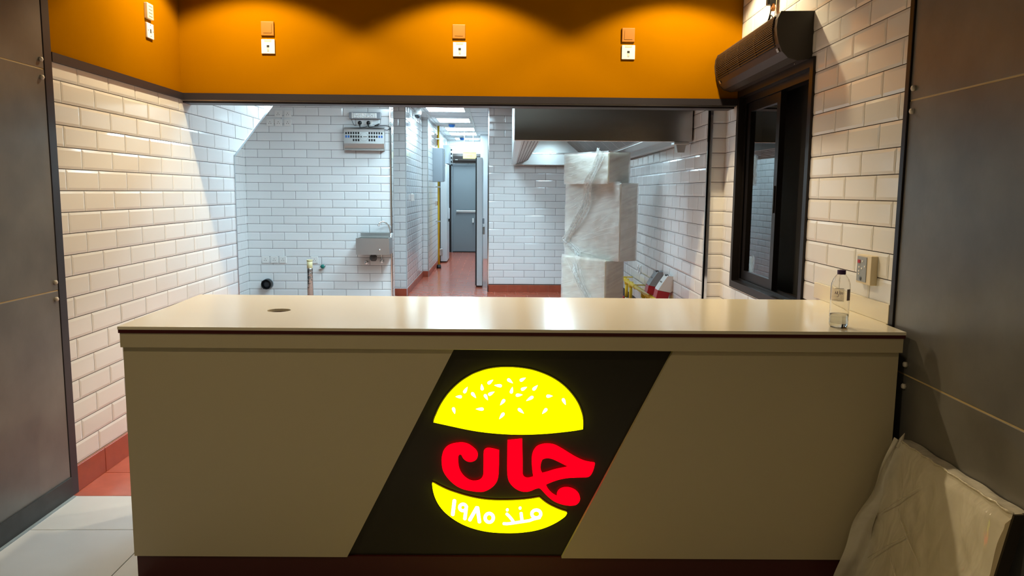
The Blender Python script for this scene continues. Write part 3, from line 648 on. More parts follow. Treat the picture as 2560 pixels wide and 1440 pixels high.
def lab_mark(pts, w, m=M_PURPLE):
    R_ = 0.0352; bm = bmesh.new(); P = [Vector((math.radians(x)*R_, z)) for x, z in pts]
    for p, q in zip(P, P[1:]):
        d = (q-p).normalized(); n_ = Vector((-d.y, d.x))*w; p = p-d*w*0.7; q = q+d*w*0.7
        bm.faces.new([bm.verts.new((R_*math.cos(c.x/R_), R_*math.sin(c.x/R_), c.y)) for c in (p+n_, p-n_, q-n_, q+n_)])
    link('print', finish(bm, 'print', m), lb)
def lm(pts): return [(-114.5+math.degrees(math.asin((x-365)/195.0)), 0.148-(y-530)*0.000245) for x, y in pts]
for pts, w in (([(265, 610), (275, 575), (280, 605), (300, 610), (310, 570), (313, 610), (325, 615), (335, 640), (320, 655), (300, 650)], 0.9), ([(350, 560), (352, 610), (370, 612)], 0.9),
               ([(370, 610), (372, 575)], 0.9), ([(385, 600), (395, 585), (410, 590), (413, 605), (400, 612), (388, 604)], 0.9), ([(262, 528), (425, 525)], 0.8), ([(225, 705), (400, 712)], 0.6)):
    bm_pts = lm(pts)
    lab_mark([(x, y) for x, y in bm_pts], 0.0007)
bm = bmesh.new(); vs = []
for k in range(7):
    a = math.radians(-74+k*5.2); vs.append((bm.verts.new((0.0353*math.cos(a), 0.0353*math.sin(a), 0.104)), bm.verts.new((0.0353*math.cos(a), 0.0353*math.sin(a), 0.146))))
for p, q in zip(vs, vs[1:]): bm.faces.new((p[0], q[0], q[1], p[1]))
link('grey_print_block', finish(bm, 'grey_print_block', mat('mauve_grey_print', (150, 138, 144), rough=0.5)), lb)

# ================================================================== SERVING WINDOW
wn = tag(boxes(None, 'window_1', [], M_FRAME, O_R, ROT_R), kind='structure') if False else None
def frame_boxes(x0, x1, z0, z1, w, y0, y1): return [(x0, x0+w, y0, y1, z0, z1), (x1-w, x1, y0, y1, z0, z1), (x0+w, x1-w, y0, y1, z0, z0+w), (x0+w, x1-w, y0, y1, z1-w, z1)]
wn = tag(boxes(None, 'window_1', frame_boxes(WX0, WX1, WZ0, WZ1, 0.045, -0.014, 0.15), M_FRAME, O_R, ROT_R), kind='structure')
for y0 in (0.035, 0.085):
    boxes(wn, 'track_rail', [(WX0+.045, WX1-.045, y0-0.004, y0+0.004, WZ0+.045, WZ0+.060), (WX0+.045, WX1-.045, y0-0.004, y0+0.004, WZ1-.085, WZ1-.045), (WX0+.045, WX0+.060, y0-0.004, y0+0.004, WZ0+.06, WZ1-.085)], M_FRAME)
SX0, SX1 = WX0+0.062, -4.47
sash = boxes(wn, 'sliding_sash', frame_boxes(SX0, SX1, WZ0+.060, WZ1-.085, 0.058, 0.045, 0.078), M_FRAME)
pw = (SX1-SX0)/2-0.055
pn = box(sash, 'pane', (-pw, pw), (-0.003, 0.003), (WZ0+.116, WZ1-.141), M_GLASS)
pn.location = ((SX0+SX1)/2, 0.062, 0); pn.rotation_euler = (0, 0, 0.0445)
box(sash, 'latch', (SX1-.030, SX1-.016), (0.036, 0.045), (1.36, 1.52), M_BLACKP, 0.002, 1)
box(wn, 'night_dark_sheet', (WX0-.02, WX1+.02), (0.17, 0.19), (WZ0-.02, WZ1+.02), mat('night_black', (20, 20, 21), rough=0.8))  # added black sheet standing for the dark of night outside

# ================================================================== AIR CURTAIN over the window
def air_curtain():
    t = thing('air_curtain', RW(4.505, 0.0, 2.25), ROT_R, 'anthracite air curtain with slatted grille mounted above the serving window', 'air curtain')
    hl = 0.605
    pf = [(0.001, -0.112), (-0.070, -0.120), (-0.118, -0.108), (-0.148, -0.078), (-0.166, -0.040), (-0.176, 0.0), (-0.180, 0.040), (-0.176, 0.080), (-0.162, 0.112), (0.001, 0.114)]
    prism(t, 'casing', pf, M_AIRC, -hl, hl, plane='yz')
    pe = [(0.001, -0.1135), (-0.071, -0.1215), (-0.1195, -0.1095), (-0.1500, -0.079), (-0.168, -0.040), (-0.178, 0.0), (-0.182, 0.040), (-0.178, 0.081), (-0.1635, 0.1135), (0.001, 0.1155)]
    prism(t, 'end_cap', pe, M_AIRE, hl, hl+0.012, plane='yz'); prism(t, 'end_cap', pe, M_AIRE, -hl-0.012, -hl, plane='yz')
    # dark inlet behind the slats, slats and ribs follow the bowed front
    front = [(-0.162, -0.049), (-0.171, -0.020), (-0.1762, 0.0), (-0.1795, 0.025), (-0.1803, 0.045), (-0.1785, 0.065), (-0.1755, 0.083), (-0.168, 0.100)]
    bm = bmesh.new(); prev = None
    for y, z in front:
        cur = [bm.verts.new((-hl+.03, y-0.0012, z)), bm.verts.new((hl-.045, y-0.0012, z))]
        if prev: bm.faces.new((prev[0], prev[1], cur[1], cur[0]))
        prev = cur
    link('inlet_mesh', finish(bm, 'inlet_mesh', M_DARKP), t)
    def yz(u):
        s = u*(len(front)-1); i = min(int(s), len(front)-2); f = s-i
        return (front[i][0]+(front[i+1][0]-front[i][0])*f, front[i][1]+(front[i+1][1]-front[i][1])*f)
    me = None
    for k in range(16):
        y, z = yz((k+0.5)/16.0)
        if me is None:
            bm = bmesh.new(); bm_box(bm, -hl+.03, hl-.045, -0.007, 0.002, -0.0021, 0.0021); me = finish(bm, 'slat', M_AIRC)
        link('slat', me, t, (0, y, z))
    for x in (-0.33, -0.07, 0.25):
        pts = [(y-0.006, z) for y, z in front]+[(y+0.004, z) for y, z in front[::-1]]
        prism(t, 'grille_rib', pts, M_AIRC, x-0.004, x+0.004, plane='yz')
    for x in (hl-0.030, -hl+0.055):
        b = box(t, 'badge', (x-0.020, x+0.008), (-0.0035, 0.0), (-0.010, 0.010), M_STEELM, 0.001, 1); b.location = (0, -0.156, -0.066); b.rotation_euler = (0.45, 0, 0)
    lathe(t, 'screw', [(0.004, 0), (0.004, -0.003)], M_CHROME, 10, loc=(0.50, -0.045, -0.118))
    return t
air_curtain()
# power lead hanging above it
pl = thing('power_plug', RW(4.47, 0.03, 2.47), ROT_R, 'dark power plug with looped cable hanging above the air curtain', 'plug')
box(pl, 'plug_body', (-0.022, 0.022), (-0.03, 0.022), (0.055, 0.16), M_BLACKP, 0.008, 2)
tube(pl, 'cable', smoothpath([(0, -0.005, 0.06), (-0.002, -0.006, 0.02), (-0.012, -0.01, -0.01), (-0.045, -0.012, -0.040), (-0.075, -0.012, -0.062), (-0.060, -0.010, -0.066), (-0.03, -0.008, -0.045), (-0.004, -0.004, 0.0), (0.012, 0.0, -0.01), (0.022, 0.01, -0.045), (0.026, 0.012, -0.10)], 6), 0.0032, M_BLACKP, 8)
tube(pl, 'thin_wire', smoothpath([(0.042, 0.015, 0.16), (0.040, 0.010, 0.04), (0.030, 0.010, 0.0), (0.028, 0.012, -0.10)], 6), 0.002, M_PLASTC, 6)
lathe(pl, 'wall_anchor', [(0.010, 0.0), (0.013, 0.02), (0.006, 0.04)], mat('tan_wall_plug', (190, 128, 70), rough=0.5), 10, loc=(0.020, 0.0, 0.02))

# ================================================================== WALL PLATES
def plate(name, loc, rot, w, h, label, cat, group, m=M_PLAST, d=0.011):
    t = thing(name, loc, rot, label, cat, group)
    box(t, 'faceplate', (-w/2, w/2), (-d, 0.0), (-h/2, h/2), m, 0.003, 2)
    return t
names3 = ['nearest the left wall', 'in the middle', 'nearest the air curtain']
M_ORPL = mat('orange_painted_cover', (0.310, 0.117, 0.0006), rough=0.5)
for i, (x, z) in enumerate(((-1.464, 2.497), (-0.238, 2.494), (0.859, 2.486))):
    t = plate('painted_cover_plate', (x, YB, z), 0, 0.083, 0.088, 'blank orange painted plate on the bulkhead, the one ' + names3[i], 'wall plate', 'orange painted blank plates', M_ORPL, 0.013)
    prism(t, 'raised_centre', [(-0.026, -0.028), (0.026, -0.028), (0.028, 0.028), (-0.024, 0.030)], M_ORPL, -0.0155, -0.012)
for i, (x, z) in enumerate(((-1.463, 2.386), (-0.233, 2.383), (0.862, 2.378))):
    t = plate('data_socket', (x, YB, z), 0, 0.086, 0.090, 'white data socket on the bulkhead, the one ' + names3[i], 'socket', 'white data sockets on the bulkhead')
    box(t, 'label_window', (-0.022, 0.022), (-0.0125, -0.010), (0.030, 0.038), M_PLASTC)
    box(t, 'label_window_edge', (-0.024, 0.024), (-0.0118, -0.010), (0.038, 0.040), M_GREYM)
    box(t, 'jack', (-0.008, 0.008), (-0.0122, -0.010), (-0.006, 0.008), M_DARKP)
    box(t, 'shutter', (-0.007, 0.007), (-0.0125, -0.010), (-0.022, -0.010), M_PLASTC, 0.001, 1)
    box(t, 'mark', (-0.006, 0.006), (-0.0122, -0.010), (-0.030, -0.027), M_GREYM)
t = plate('wall_controller', LW(4.704, 0, 2.497), ROT_L, 0.080, 0.088, 'cream wall controller with four slots, upper plate on the left orange wall', 'controller', None, M_PLASTC, 0.020)
for k in range(4): box(t, 'slot', (-0.022, 0.024), (-0.0212, -0.018), (0.026-0.019*k, 0.029-0.019*k), M_GREYM)
t = plate('aerial_socket', LW(4.712, 0, 2.388), ROT_L, 0.086, 0.086, 'white single socket plate below the controller on the left orange wall', 'socket', None, M_PLAST, 0.012)
box(t, 'jack', (-0.006, 0.006), (-0.0135, -0.010), (-0.012, 0.010), M_DARKP)
for x, z in ((0, 0.034), (0, -0.030), (-0.030, 0), (0.030, 0)): lathe(t, 'screw', [(0.0035, 0.0), (0.003, 0.0016)], M_GREYM, 10, loc=(x, -0.012, z)).rotation_euler = (math.pi/2, 0, 0)
kp = plate('intercom_keypad', RW(3.108, 0, 1.168), ROT_R, 0.118, 0.118, 'cream intercom keypad on the tiled wall beside the right cladding', 'keypad', None, M_PLASTC, 0.028)
kp.scale = (1.12, 1, 1)
box(kp, 'keypad_face', (-0.052, 0.026), (-0.0305, -0.027), (-0.050, 0.052), M_GREYP, 0.001, 1)
box(kp, 'button', (-0.044, -0.024), (-0.033, -0.030), (0.024, 0.038), M_REDP, 0.001, 1)
for x, z in ((-0.010, 0.030), (0.010, 0.010), (-0.036, 0.004), (-0.014, 0.0), (-0.036, -0.012), (-0.036, -0.024)): box(kp, 'button', (x, x+0.010), (-0.0325, -0.030), (z, z+0.007), M_PLAST, 0.001, 1)
lathe(kp, 'status_badge', [(0.009, 0.0), (0.008, 0.002)], mat('slate_badge', (80, 88, 100), rough=0.4), 14, loc=(-0.016, -0.0302, -0.038)).rotation_euler = (math.pi/2, 0, 0)

# ================================================================== BOARD IN A BAG leaning on the right cladding
bg = thing('wrapped_board', RW(2.35, 0.0, 0.0), ROT_R, 'flat board in a clear polythene bag leaning against the right cladding', 'board')
def P3(y, n, z): return (-(y-2.35), -n, z)
def lean(y, t, dn=0.0): return P3(y, 0.165*(1-t)+0.045*t+dn, 0.588*t)
bm = bmesh.new()
q = [bm.verts.new(lean(*a)) for a in ((2.655, 0, 0), (2.03, 0, 0), (2.03, 1, 0), (2.655, 1, 0), (2.655, 0, -0.028), (2.03, 0, -0.028), (2.03, 1, -0.028), (2.655, 1, -0.028))]
for f in ((0, 1, 2, 3), (7, 6, 5, 4), (0, 4, 5, 1), (1, 5, 6, 2), (2, 6, 7, 3), (3, 7, 4, 0)): bm.faces.new([q[i] for i in f])
link('board', finish(bm, 'board', M_BOARD), bg)
bm = bmesh.new()
q = [bm.verts.new(lean(*a)) for a in ((2.030, 0, 0.003), (2.030, 1, 0.003), (2.030, 1, -0.031), (2.030, 0, -0.031), (2.022, 0, 0.003), (2.022, 1, 0.003), (2.022, 1, -0.031), (2.022, 0, -0.031))]
for f in ((3, 2, 1, 0), (4, 5, 6, 7), (0, 1, 5, 4), (1, 2, 6, 5), (2, 3, 7, 6), (3, 0, 4, 7)): bm.faces.new([q[i] for i in f])
link('edge_band', finish(bm, 'edge_band', M_BOARDE), bg)
def sheet(parent, name, fn, nu, nv, m):
    bm = bmesh.new(); g = [[bm.verts.new(fn(i/nu, j/nv)) for i in range(nu+1)] for j in range(nv+1)]
    for j in range(nv):
        for i in range(nu): bm.faces.new((g[j][i], g[j][i+1], g[j+1][i+1], g[j+1][i]))
    return link(name, finish(bm, name, m, True), parent)
from mathutils import noise as mn
def bagfn(u, v):
    y = 2.672*(1-u)+2.028*u
    y += (1-u)**3*(1-v)*0.012
    w = 0.010+0.016*abs(mn.noise(Vector((u*3.1, v*2.3, 0.4))))+0.010*abs(mn.noise(Vector((u*7+v*4, v*6, 2.1))))
    if v > 0.97: w = 0.004
    if u < 0.06: w += 0.02*(1-u/0.06)*math.sin(v*9)*0.5
    return lean(y, v*1.004, w)
sheet(bg, 'polythene_bag', bagfn, 40, 40, M_BAG)
def flapfn(u, v):    # loose side of the bag bunched towards the counter
    y0 = 2.668; n0 = 0.165*(1-v)+0.045*v+0.012
    y = y0+0.014*math.sin(v*8+u*5)*u; n = n0+u*(0.020+0.085*(1-v))+0.006*math.sin(v*17)
    return P3(min(y, 2.70), n, 0.588*v*(1+0.02*u)+0.012*u*math.sin(v*3.0))
sheet(bg, 'loose_bag_side', flapfn, 8, 30, M_BAG)
tube(bg, 'bag_top_fold', [lean(2.672-0.645*k/24, 1.004+0.003*math.sin(k*1.9), 0.006+0.002*math.sin(k*2.3)) for k in range(25)], [0.0022+0.0018*abs(math.sin(k*1.3)) for k in range(25)], M_BAGEDGE, 7)
sheet(bg, 'bag_top', lambda u, v: lean(2.674*(1-u)+2.026*u, 1.006+0.004*math.sin(u*23+v*5), 0.006-0.042*v), 30, 3, M_BAG)
tube(bg, 'bag_corner_gather', [lean(2.662, 0.96, 0.012), lean(2.668, 1.01, 0.004), lean(2.672, 1.05, -0.004)], [0.010, 0.008, 0.001], M_BAGEDGE, 7)
for k in range(5):
    a = random.random()*0.5
    tube(bg, 'bag_crease', [lean(2.66-0.5*(a+0.10*i), 0.15+0.13*k+0.08*i*(1 if k % 2 else -0.6), 0.030+0.006*math.sin(i)) for i in range(5)], [0.0008, 0.002, 0.0024, 0.0018, 0.0006], M_BAGEDGE, 5)

# ================================================================== KITCHEN, BACK LEFT WALL
YBW = 9.690
def wsocket(x, z, label, group, loc=None, rot=0.0):
    t = plate('wall_socket', loc or (x, YBW, z), rot, 0.086, 0.084, label, 'socket', group, M_PLAST, 0.014)
    for a, b in ((-0.012, -0.010), (0.012, -0.010), (0.0, 0.010)): box(t, 'pin_slot', (a-0.004, a+0.004), (-0.0152, -0.012), (b-0.004, b+0.004), M_GREYM)
    return t
for x, z, s in ((-2.655, 2.392, 'upper row, beside the sloping opening'), (-2.539, 2.392, 'upper row, farther from the sloping opening'), (-2.757, 2.288, 'lower row, closest to the sloping opening'),
                (-2.655, 2.288, 'lower row, middle one'), (-2.542, 2.288, 'lower row, farthest from the sloping opening')):
    wsocket(x, z, 'high white socket near the sloping opening, '+s, 'high wall sockets')
for x, s in ((-2.865, 'leftmost of three low white sockets above the black drain outlet'), (-2.755, 'middle of three low white sockets above the black drain outlet'), (-2.647, 'rightmost of three low white sockets above the black drain outlet'), (-2.254, 'low white socket just behind the top of the standing pipe')):
    wsocket(x, 0.605, s, 'low wall sockets')
# emergency light
el = thing('emergency_light', (-1.592, YBW, 2.380), 0, 'long silver emergency light on the tiled wall above the insect trap', 'light')
box(el, 'housing', (-0.193, 0.193), (-0.055, 0.0), (-0.042, 0.042), M_GREYP, 0.012, 3)
box(el, 'lens', (-0.150, 0.145), (-0.060, -0.052), (-0.030, 0.030), M_PLAST, 0.004, 2)
for i in range(14):
    for j in range(3): box(el, 'led_cell', (-0.140+0.020*i, -0.128+0.020*i), (-0.0635, -0.059), (-0.024+0.017*j, -0.012+0.017*j), M_CHROME, 0.002, 1)
box(el, 'end_cap', (-0.160, -0.148), (-0.062, -0.050), (-0.034, 0.034), M_PLAST, 0.003, 1)
tube(el, 'cable', smoothpath([(-0.165, -0.03, -0.042), (-0.158, -0.025, -0.075), (-0.140, -0.012, -0.108), (-0.115, -0.010, -0.118)], 6), 0.004, mat('grey_cable', (120, 122, 124), rough=0.5), 7)
for x, s in ((-1.656, 'left'), (-1.551, 'right')):
    t = plate('wall_socket', (x, YBW, 2.298), 0, 0.084, 0.072, 'white socket with a black plug in it, the %s one under the emergency light' % s, 'socket', 'plugged sockets')
    pg = thing('black_plug', (x-0.003, YBW-0.0145, 2.295), 0, 'round black plug pushed into the %s socket under the emergency light' % s, 'plug', 'black plugs')
    lathe(pg, 'plug_body', [(0.023, 0.0), (0.025, -0.012), (0.020, -0.026), (0.004, -0.030)], M_BLACKP, 18, axis='y')
    box(pg, 'cord_grip', (-0.008, 0.008), (-0.022, -0.006), (-0.040, -0.016), M_BLACKP, 0.003, 1)
    tube(pg, 'cord', smoothpath([(0, -0.014, -0.035), (0.01 if s == 'right' else 0.0, -0.02, -0.050), (0.06 if s == 'right' else 0.05, -0.03, -0.046), (0.115, -0.025, -0.030), (0.135, -0.02, -0.012), (0.115, -0.02, -0.016), (0.075, -0.02, -0.040), (0.155, -0.02, -0.036), (0.24, -0.02, -0.038), (0.262, -0.02, -0.066), (0.235, -0.03, -0.085), (0.200, -0.05, -0.085)] if s == 'right' else [(0, -0.014, -0.035), (0.005, -0.02, -0.055), (0.05, -0.025, -0.052), (0.09, -0.02, -0.045)], 6), 0.0045, M_BLACKP, 7)
# insect trap
it = thing('insect_trap', (-1.600, YBW, 2.100), 0, 'stainless steel insect trap with slotted front and round badge on the tiled wall', 'insect trap')
pf = [(0.0, 0.139), (-0.045, 0.139), (-0.085, 0.112), (-0.092, 0.08), (-0.092, -0.06), (-0.085, -0.09), (-0.070, -0.125), (-0.060, -0.140), (0.0, -0.140)]
prism(it, 'casing', pf, M_STEELM, -0.243, 0.243, plane='yz')
for s in (-1, 1):
    for i in range(6):
        for j in range(3):
            if i == 5 and j == 2 or (i >= 3 and j == 2): continue
            x = s*(0.066+0.030*i)
            m_ = M_UV if i >= 4 and j == 1 else M_DARKP
            box(it, 'slot', (x-0.010, x+0.010), (-0.0935, -0.088), (0.052-0.042*j, 0.080-0.042*j) if not (i == 5 and j == 0) else (0.052, 0.076), m_)
prism(it, 'badge', [(0.050*math.cos(a*math.pi/14), 0.022+0.050*math.sin(a*math.pi/14)) for a in range(28)], M_STEELM, -0.0955, -0.091)
prism(it, 'badge_ring', [(0.052*math.cos(a*math.pi/14), 0.022+0.052*math.sin(a*math.pi/14)) for a in range(28)], M_GREYM, -0.0945, -0.091, holes=[[(0.048*math.cos(a*math.pi/14), 0.022+0.048*math.sin(a*math.pi/14)) for a in range(28)]])
prism(it, 'logo_mark', [(-0.042, 0.030), (-0.022, 0.034), (-0.030, 0.024), (-0.020, 0.014), (-0.040, 0.012)], M_DARKP, -0.0962, -0.0945)
box(it, 'logo_mark', (-0.010, 0.038), (-0.0962, -0.0945), (0.018, 0.027), M_GREYM)
box(it, 'lower_lip', (-0.240, 0.240), (-0.098, -0.060), (-0.142, -0.128), M_STEELM, 0.003, 1)
# hand basin
hb = thing('hand_basin', (-1.476, YBW, 0.80), 0, 'small stainless steel hand basin on the tiled wall under the insect trap', 'basin')
boxes(hb, 'bowl', [(-0.200, 0.200, -0.34, -0.325, -0.10, 0.10), (-0.200, -0.185, -0.325, 0.0, -0.10, 0.10), (0.185, 0.200, -0.325, 0.0, -0.10, 0.10), (-0.185, 0.185, -0.325, 0.0, -0.10, -0.085), (-0.185, 0.185, -0.09, 0.0, -0.085, 0.098)], M_STEELM)
box(hb, 'splashback', (-0.195, 0.200), (-0.012, 0.0), (0.098, 0.148), M_STEELM, 0.002, 1)
lathe(hb, 'knee_button', [(0.012, 0.0), (0.012, -0.012), (0.006, -0.024)], M_CHROME, 14, loc=(0.085, -0.340, -0.040), axis='y')
fc = lathe(hb, 'tap', [(0.020, 0.0), (0.020, 0.012), (0.013, 0.018), (0.012, 0.05)], M_CHROME, 16, loc=(0.180, -0.05, 0.098))
tube(fc, 'spout', smoothpath([(0, 0, 0.03), (0, 0, 0.06), (-0.012, -0.01, 0.12), (-0.045, -0.03, 0.175), (-0.085, -0.05, 0.195), (-0.118, -0.07, 0.185), (-0.135, -0.08, 0.155)], 6), 0.010, M_CHROME, 10)
lathe(fc, 'aerator', [(0.014, 0), (0.014, -0.018)], M_CHROME, 12, loc=(-0.136, -0.081, 0.158))
tp = lathe(hb, 'waste_trap', [(0.034, 0.0), (0.034, -0.03), (0.044, -0.035), (0.044, -0.075), (0.030, -0.10)], mat('dark_grey_waste', (92, 90, 90), rough=0.4), 16, loc=(-0.035, -0.06, -0.10))
for x, z in ((-0.125, -0.222), (0.066, -0.205)):
    v = lathe(hb, 'angle_valve', [(0.024, 0.0), (0.024, -0.010), (0.012, -0.012), (0.012, -0.05)], M_CHROME, 14, loc=(x, 0.0, z), axis='y')
    lathe(v, 'valve_knob', [(0.016, -0.05), (0.020, -0.055), (0.020, -0.07), (0.012, -0.075)], M_CHROME, 12, axis='y')
tube(hb, 'supply_hose', smoothpath([(0.066, -0.03, -0.19), (0.06, -0.03, -0.14), (0.062, -0.04, -0.10)], 5), 0.006, M_CHROME, 8)
# drain outlet, garden valve, standing pipe
dr = thing('drain_outlet', (-2.840, YBW, 0.302), 0, 'black drain pipe stub sticking out of the tiled wall', 'pipe')
prism(dr, 'pipe_ring', [(0.062*math.cos(a*math.pi/14), 0.062*math.sin(a*math.pi/14)) for a in range(28)], M_BLACKP, -0.10, 0.0, holes=[[(0.053*math.cos(a*math.pi/14), 0.053*math.sin(a*math.pi/14)) for a in range(28)]])
lathe(dr, 'inner_plug', [(0.052, -0.06), (0.050, -0.07), (0.02, -0.074)], mat('dark_grey_rubber', (46, 46, 50), rough=0.5), 24, axis='y')
lathe(dr, 'wall_collar', [(0.068, 0.0), (0.066, -0.012)], M_GREYP, 28, axis='y')
gv = thing('wall_valve', (-2.142, YBW, 0.528), 0, 'small chrome wall valve with green handle to the right of the standing pipe', 'valve')
lathe(gv, 'valve_body', [(0.026, 0.0), (0.024, -0.014), (0.013, -0.018), (0.013, -0.06)], M_CHROME, 14, axis='y')
tube(gv, 'spout', [(0, -0.045, 0), (-0.045, -0.05, -0.004)], 0.013, M_CHROME, 10)
lathe(gv, 'handle', [(0.018, -0.058), (0.026, -0.064), (0.024, -0.078)], M_GREEN, 14, axis='y')
sp = thing('standing_pipe', (-2.152, 9.0, 0), 0, 'upright foil wrapped pipe with a bare cream top standing behind the counter', 'pipe')
lathe(sp, 'wrapped_length', [(0.034, 0.0), (0.034, 0.56), (0.030, 0.575)], M_FOIL, 24)
pp = lathe(sp, 'bare_top', [(0.0315, 0.55), (0.0315, 0.655)], M_PVC, 24)
lathe(pp, 'socket_rim', [(0.034, 0.650), (0.034, 0.668), (0.028, 0.668), (0.028, 0.650)], M_PVC, 24)
pp['label'] = 'bare cream plastic top of the pipe'

# ================================================================== EXTRACTOR HOOD
hd = thing('extractor_hood', (0.145, 5.95, 1.86), -0.017, 'long stainless steel extractor hood hanging along the kitchen right wall', 'extractor hood')
HW, HD, HH = 1.352, 5.25, 0.78
box(hd, 'front_panel', (0.0, HW), (0.0, 0.018), (0.0, HH), M_STEEL, 0.002, 1)
box(hd, 'front_lip', (0.0, HW), (0.018, 0.05), (0.0, 0.012), M_STEELM)
box(hd, 'side_panel', (0.0, 0.015), (0.018, HD), (0.0, HH), M_STEEL)
box(hd, 'end_panel', (0.015, HW), (HD-0.018, HD), (0.0, HH), M_STEELM)
box(hd, 'top_panel', (0.0, HW), (0.0, HD), (HH-0.01, HH), M_STEELM)
box(hd, 'side_gutter', (0.015, 0.060), (0.05, HD-0.02), (0.0, 0.014), M_STEELM)
# left bank: pale air grille panels, each a frame with bars
def xz_quad_panel(parent, name, p0, p1, y0, y1, m, th=0.006):
    d = Vector((p1[0]-p0[0], p1[1]-p0[1])).normalized(); n = Vector((-d.y, d.x))*th
    return prism(parent, name, [p0, p1, (p1[0]+n.x, p1[1]+n.y), (p0[0]+n.x, p0[1]+n.y)], m, y0, y1)
ng = 4
for i in range(ng):
    y0 = 0.06+i*(HD-0.1)/ng; y1 = y0+(HD-0.1)/ng-0.01
    a, b = (0.060, 0.006), (0.240, 0.070)
    g = xz_quad_panel(hd, 'air_grille', a, b, y0, y1, M_WHITEW, 0.005)
    bm = bmesh.new()
    for k in range(5):
        t = 0.12+0.19*k; x = a[0]+(b[0]-a[0])*t; z = a[1]+(b[1]-a[1])*t
        bm_box(bm, x-0.0015, x+0.0015, y0+0.02, y1-0.02, z-0.003, z-0.0005)
    nb = 5
    for k in range(nb+1):
        y = y0+0.02+(y1-y0-0.04)*k/nb
        vs = [bm.verts.new(p) for p in ((a[0]+.015, y-0.005, a[1]-0.001), (b[0]-.015, y-0.005, b[1]-0.008), (b[0]-.015, y+0.005, b[1]-0.008), (a[0]+.015, y+0.005, a[1]-0.001))]
        bm.faces.new(vs)
    link('grille_bars', finish(bm, 'grille_bars', M_DARKP), g)
xz_quad_panel(hd, 'inner_slope', (0.240, 0.070), (0.400, 0.34), 0.05, HD-0.02, M_STEELM)
box(hd, 'inner_ceiling', (0.395, 0.78), (0.02, HD-0.02), (0.336, 0.342), M_STEELM)
# right bank: baffle filters leaning from the gutter up to the middle
fa, fb = (1.115, 0.055), (0.780, 0.340)
nf = 10
for i in range(nf):
    y0 = 0.06+i*(HD-0.1)/nf; y1 = y0+(HD-0.1)/nf-0.006
    f_ = xz_quad_panel(hd, 'baffle_filter', fb, fa, y0, y1, M_STEELM, -0.006)
    bm = bmesh.new(); d = Vector((fa[0]-fb[0], fa[1]-fb[1]))
    for k in range(11):
        y = y0+0.03+(y1-y0-0.06)*k/10
        p, q = Vector(fb)+d*0.05, Vector(fb)+d*0.95; n = Vector((d.y, -d.x)).normalized()*-0.0
        nn = Vector((-0.02, -0.02))
        vs = []
        for (c, oy) in ((p, -0.009), (q, -0.009), (q, 0.009), (p, 0.009)):
            vs.append(bm.verts.new((c.x-0.006, y+oy, c.y-0.008)))
        bm.faces.new(vs)
    link('baffle_slots', finish(bm, 'baffle_slots', M_DARKP), f_)
box(hd, 'grease_channel', (1.110, 1.300), (0.02, HD-0.02), (0.046, 0.058), M_STEELM)
box(hd, 'wall_flange', (1.290, HW-0.004), (0.02, HD-0.02), (0.0, 0.060), M_STEELM)
for y_ in (0.9, 2.4, 3.9):
    hl_ = box(hd, 'hood_lamp', (0.46, 0.70), (y_, y_+0.50), (0.300, 0.335), M_STEELM, 0.006, 2)
    box(hl_, 'lamp_lens', (0.475, 0.685), (y_+0.015, y_+0.485), (0.292, 0.300), M_HOODL)
box(hd, 'end_strip', (0.22, 1.10), (HD-0.034, HD-0.020), (0.150, 0.172), M_CHROME, 0.002, 1)
gc = box(hd, 'grease_cup', (1.215, 1.330), (-0.005, 0.10), (-0.022, -0.001), M_STEELM, 0.003, 1)
prism(gc, 'cup', [(1.235, -0.022), (1.310, -0.022), (1.298, -0.080), (1.247, -0.080)], M_STEELM, 0.01, 0.09)

# ================================================================== WRAPPED EQUIPMENT
wr_ = thing('wrapped_equipment', (0.95, 7.25, 0), 0, 'tall stack of cartons wrapped in clear stretch film under the extractor hood', 'carton stack')
DL = Vector((-0.506, 0.861)); DR = Vector((0.861, 0.506))
def wbox(name, N, ll, lr, z0, z1, m, ins=0.0):
    N = Vector(N); c = [N, N+DR*lr, N+DR*lr+DL*ll, N+DL*ll]
    cen = sum(c, Vector((0, 0)))/4
    bm = bmesh.new()
    b = [bm.verts.new((p.x-0.95, p.y-7.25, z0)) for p in c]; t = [bm.verts.new((p.x-0.95, p.y-7.25, z1)) for p in c]
    bm.faces.new(b[::-1]); bm.faces.new(t)
    for k in range(4): bm.faces.new((b[k], b[(k+1) % 4], t[(k+1) % 4], t[k]))
    bmesh.ops.bevel(bm, geom=list(bm.edges), offset=0.012, segments=3, profile=0.5, affect='EDGES')
    return link(name, finish(bm, name, m), wr_)
N1, N2, N3 = (1.015, 7.0), (1.130, 6.95), (1.023, 7.0)
wbox('lower_carton', N1, 0.68, 0.21, 0.0, 0.85, M_BOX)
wbox('middle_carton', N2, 0.84, 0.20, 0.852, 1.558, M_BOXG)
wbox('upper_carton', N3, 0.68, 0.245, 1.56, 1.832, M_BOX)
def wface(N, d, ll, z0, z1, off, seed, amp):
    N = Vector(N); nrm = Vector((d.y, -d.x)) if d.x > 0 else Vector((-d.y, d.x))
    if nrm.dot(Vector((0.0, -1.0))) < 0: nrm = -nrm
    def fn(u, v):
        w = off + amp*abs(mn.noise(Vector((u*5+v*3.0, v*7.0-u*4, seed)))) + amp*0.6*abs(mn.noise(Vector((u*14, v*5, seed+3))))
        p = N+d*ll*u+nrm*w
        return (p.x-0.95, p.y-7.25, z0+(z1-z0)*v)
    return fn
sheet(wr_, 'stretch_film', wface(N1, DL, 0.68, 0.0, 0.87, 0.006, 1.0, 0.016), 24, 30, M_FILM)
sheet(wr_, 'stretch_film', wface(N2, DL, 0.84, 0.85, 1.57, 0.006, 5.0, 0.018), 28, 30, M_FILM)
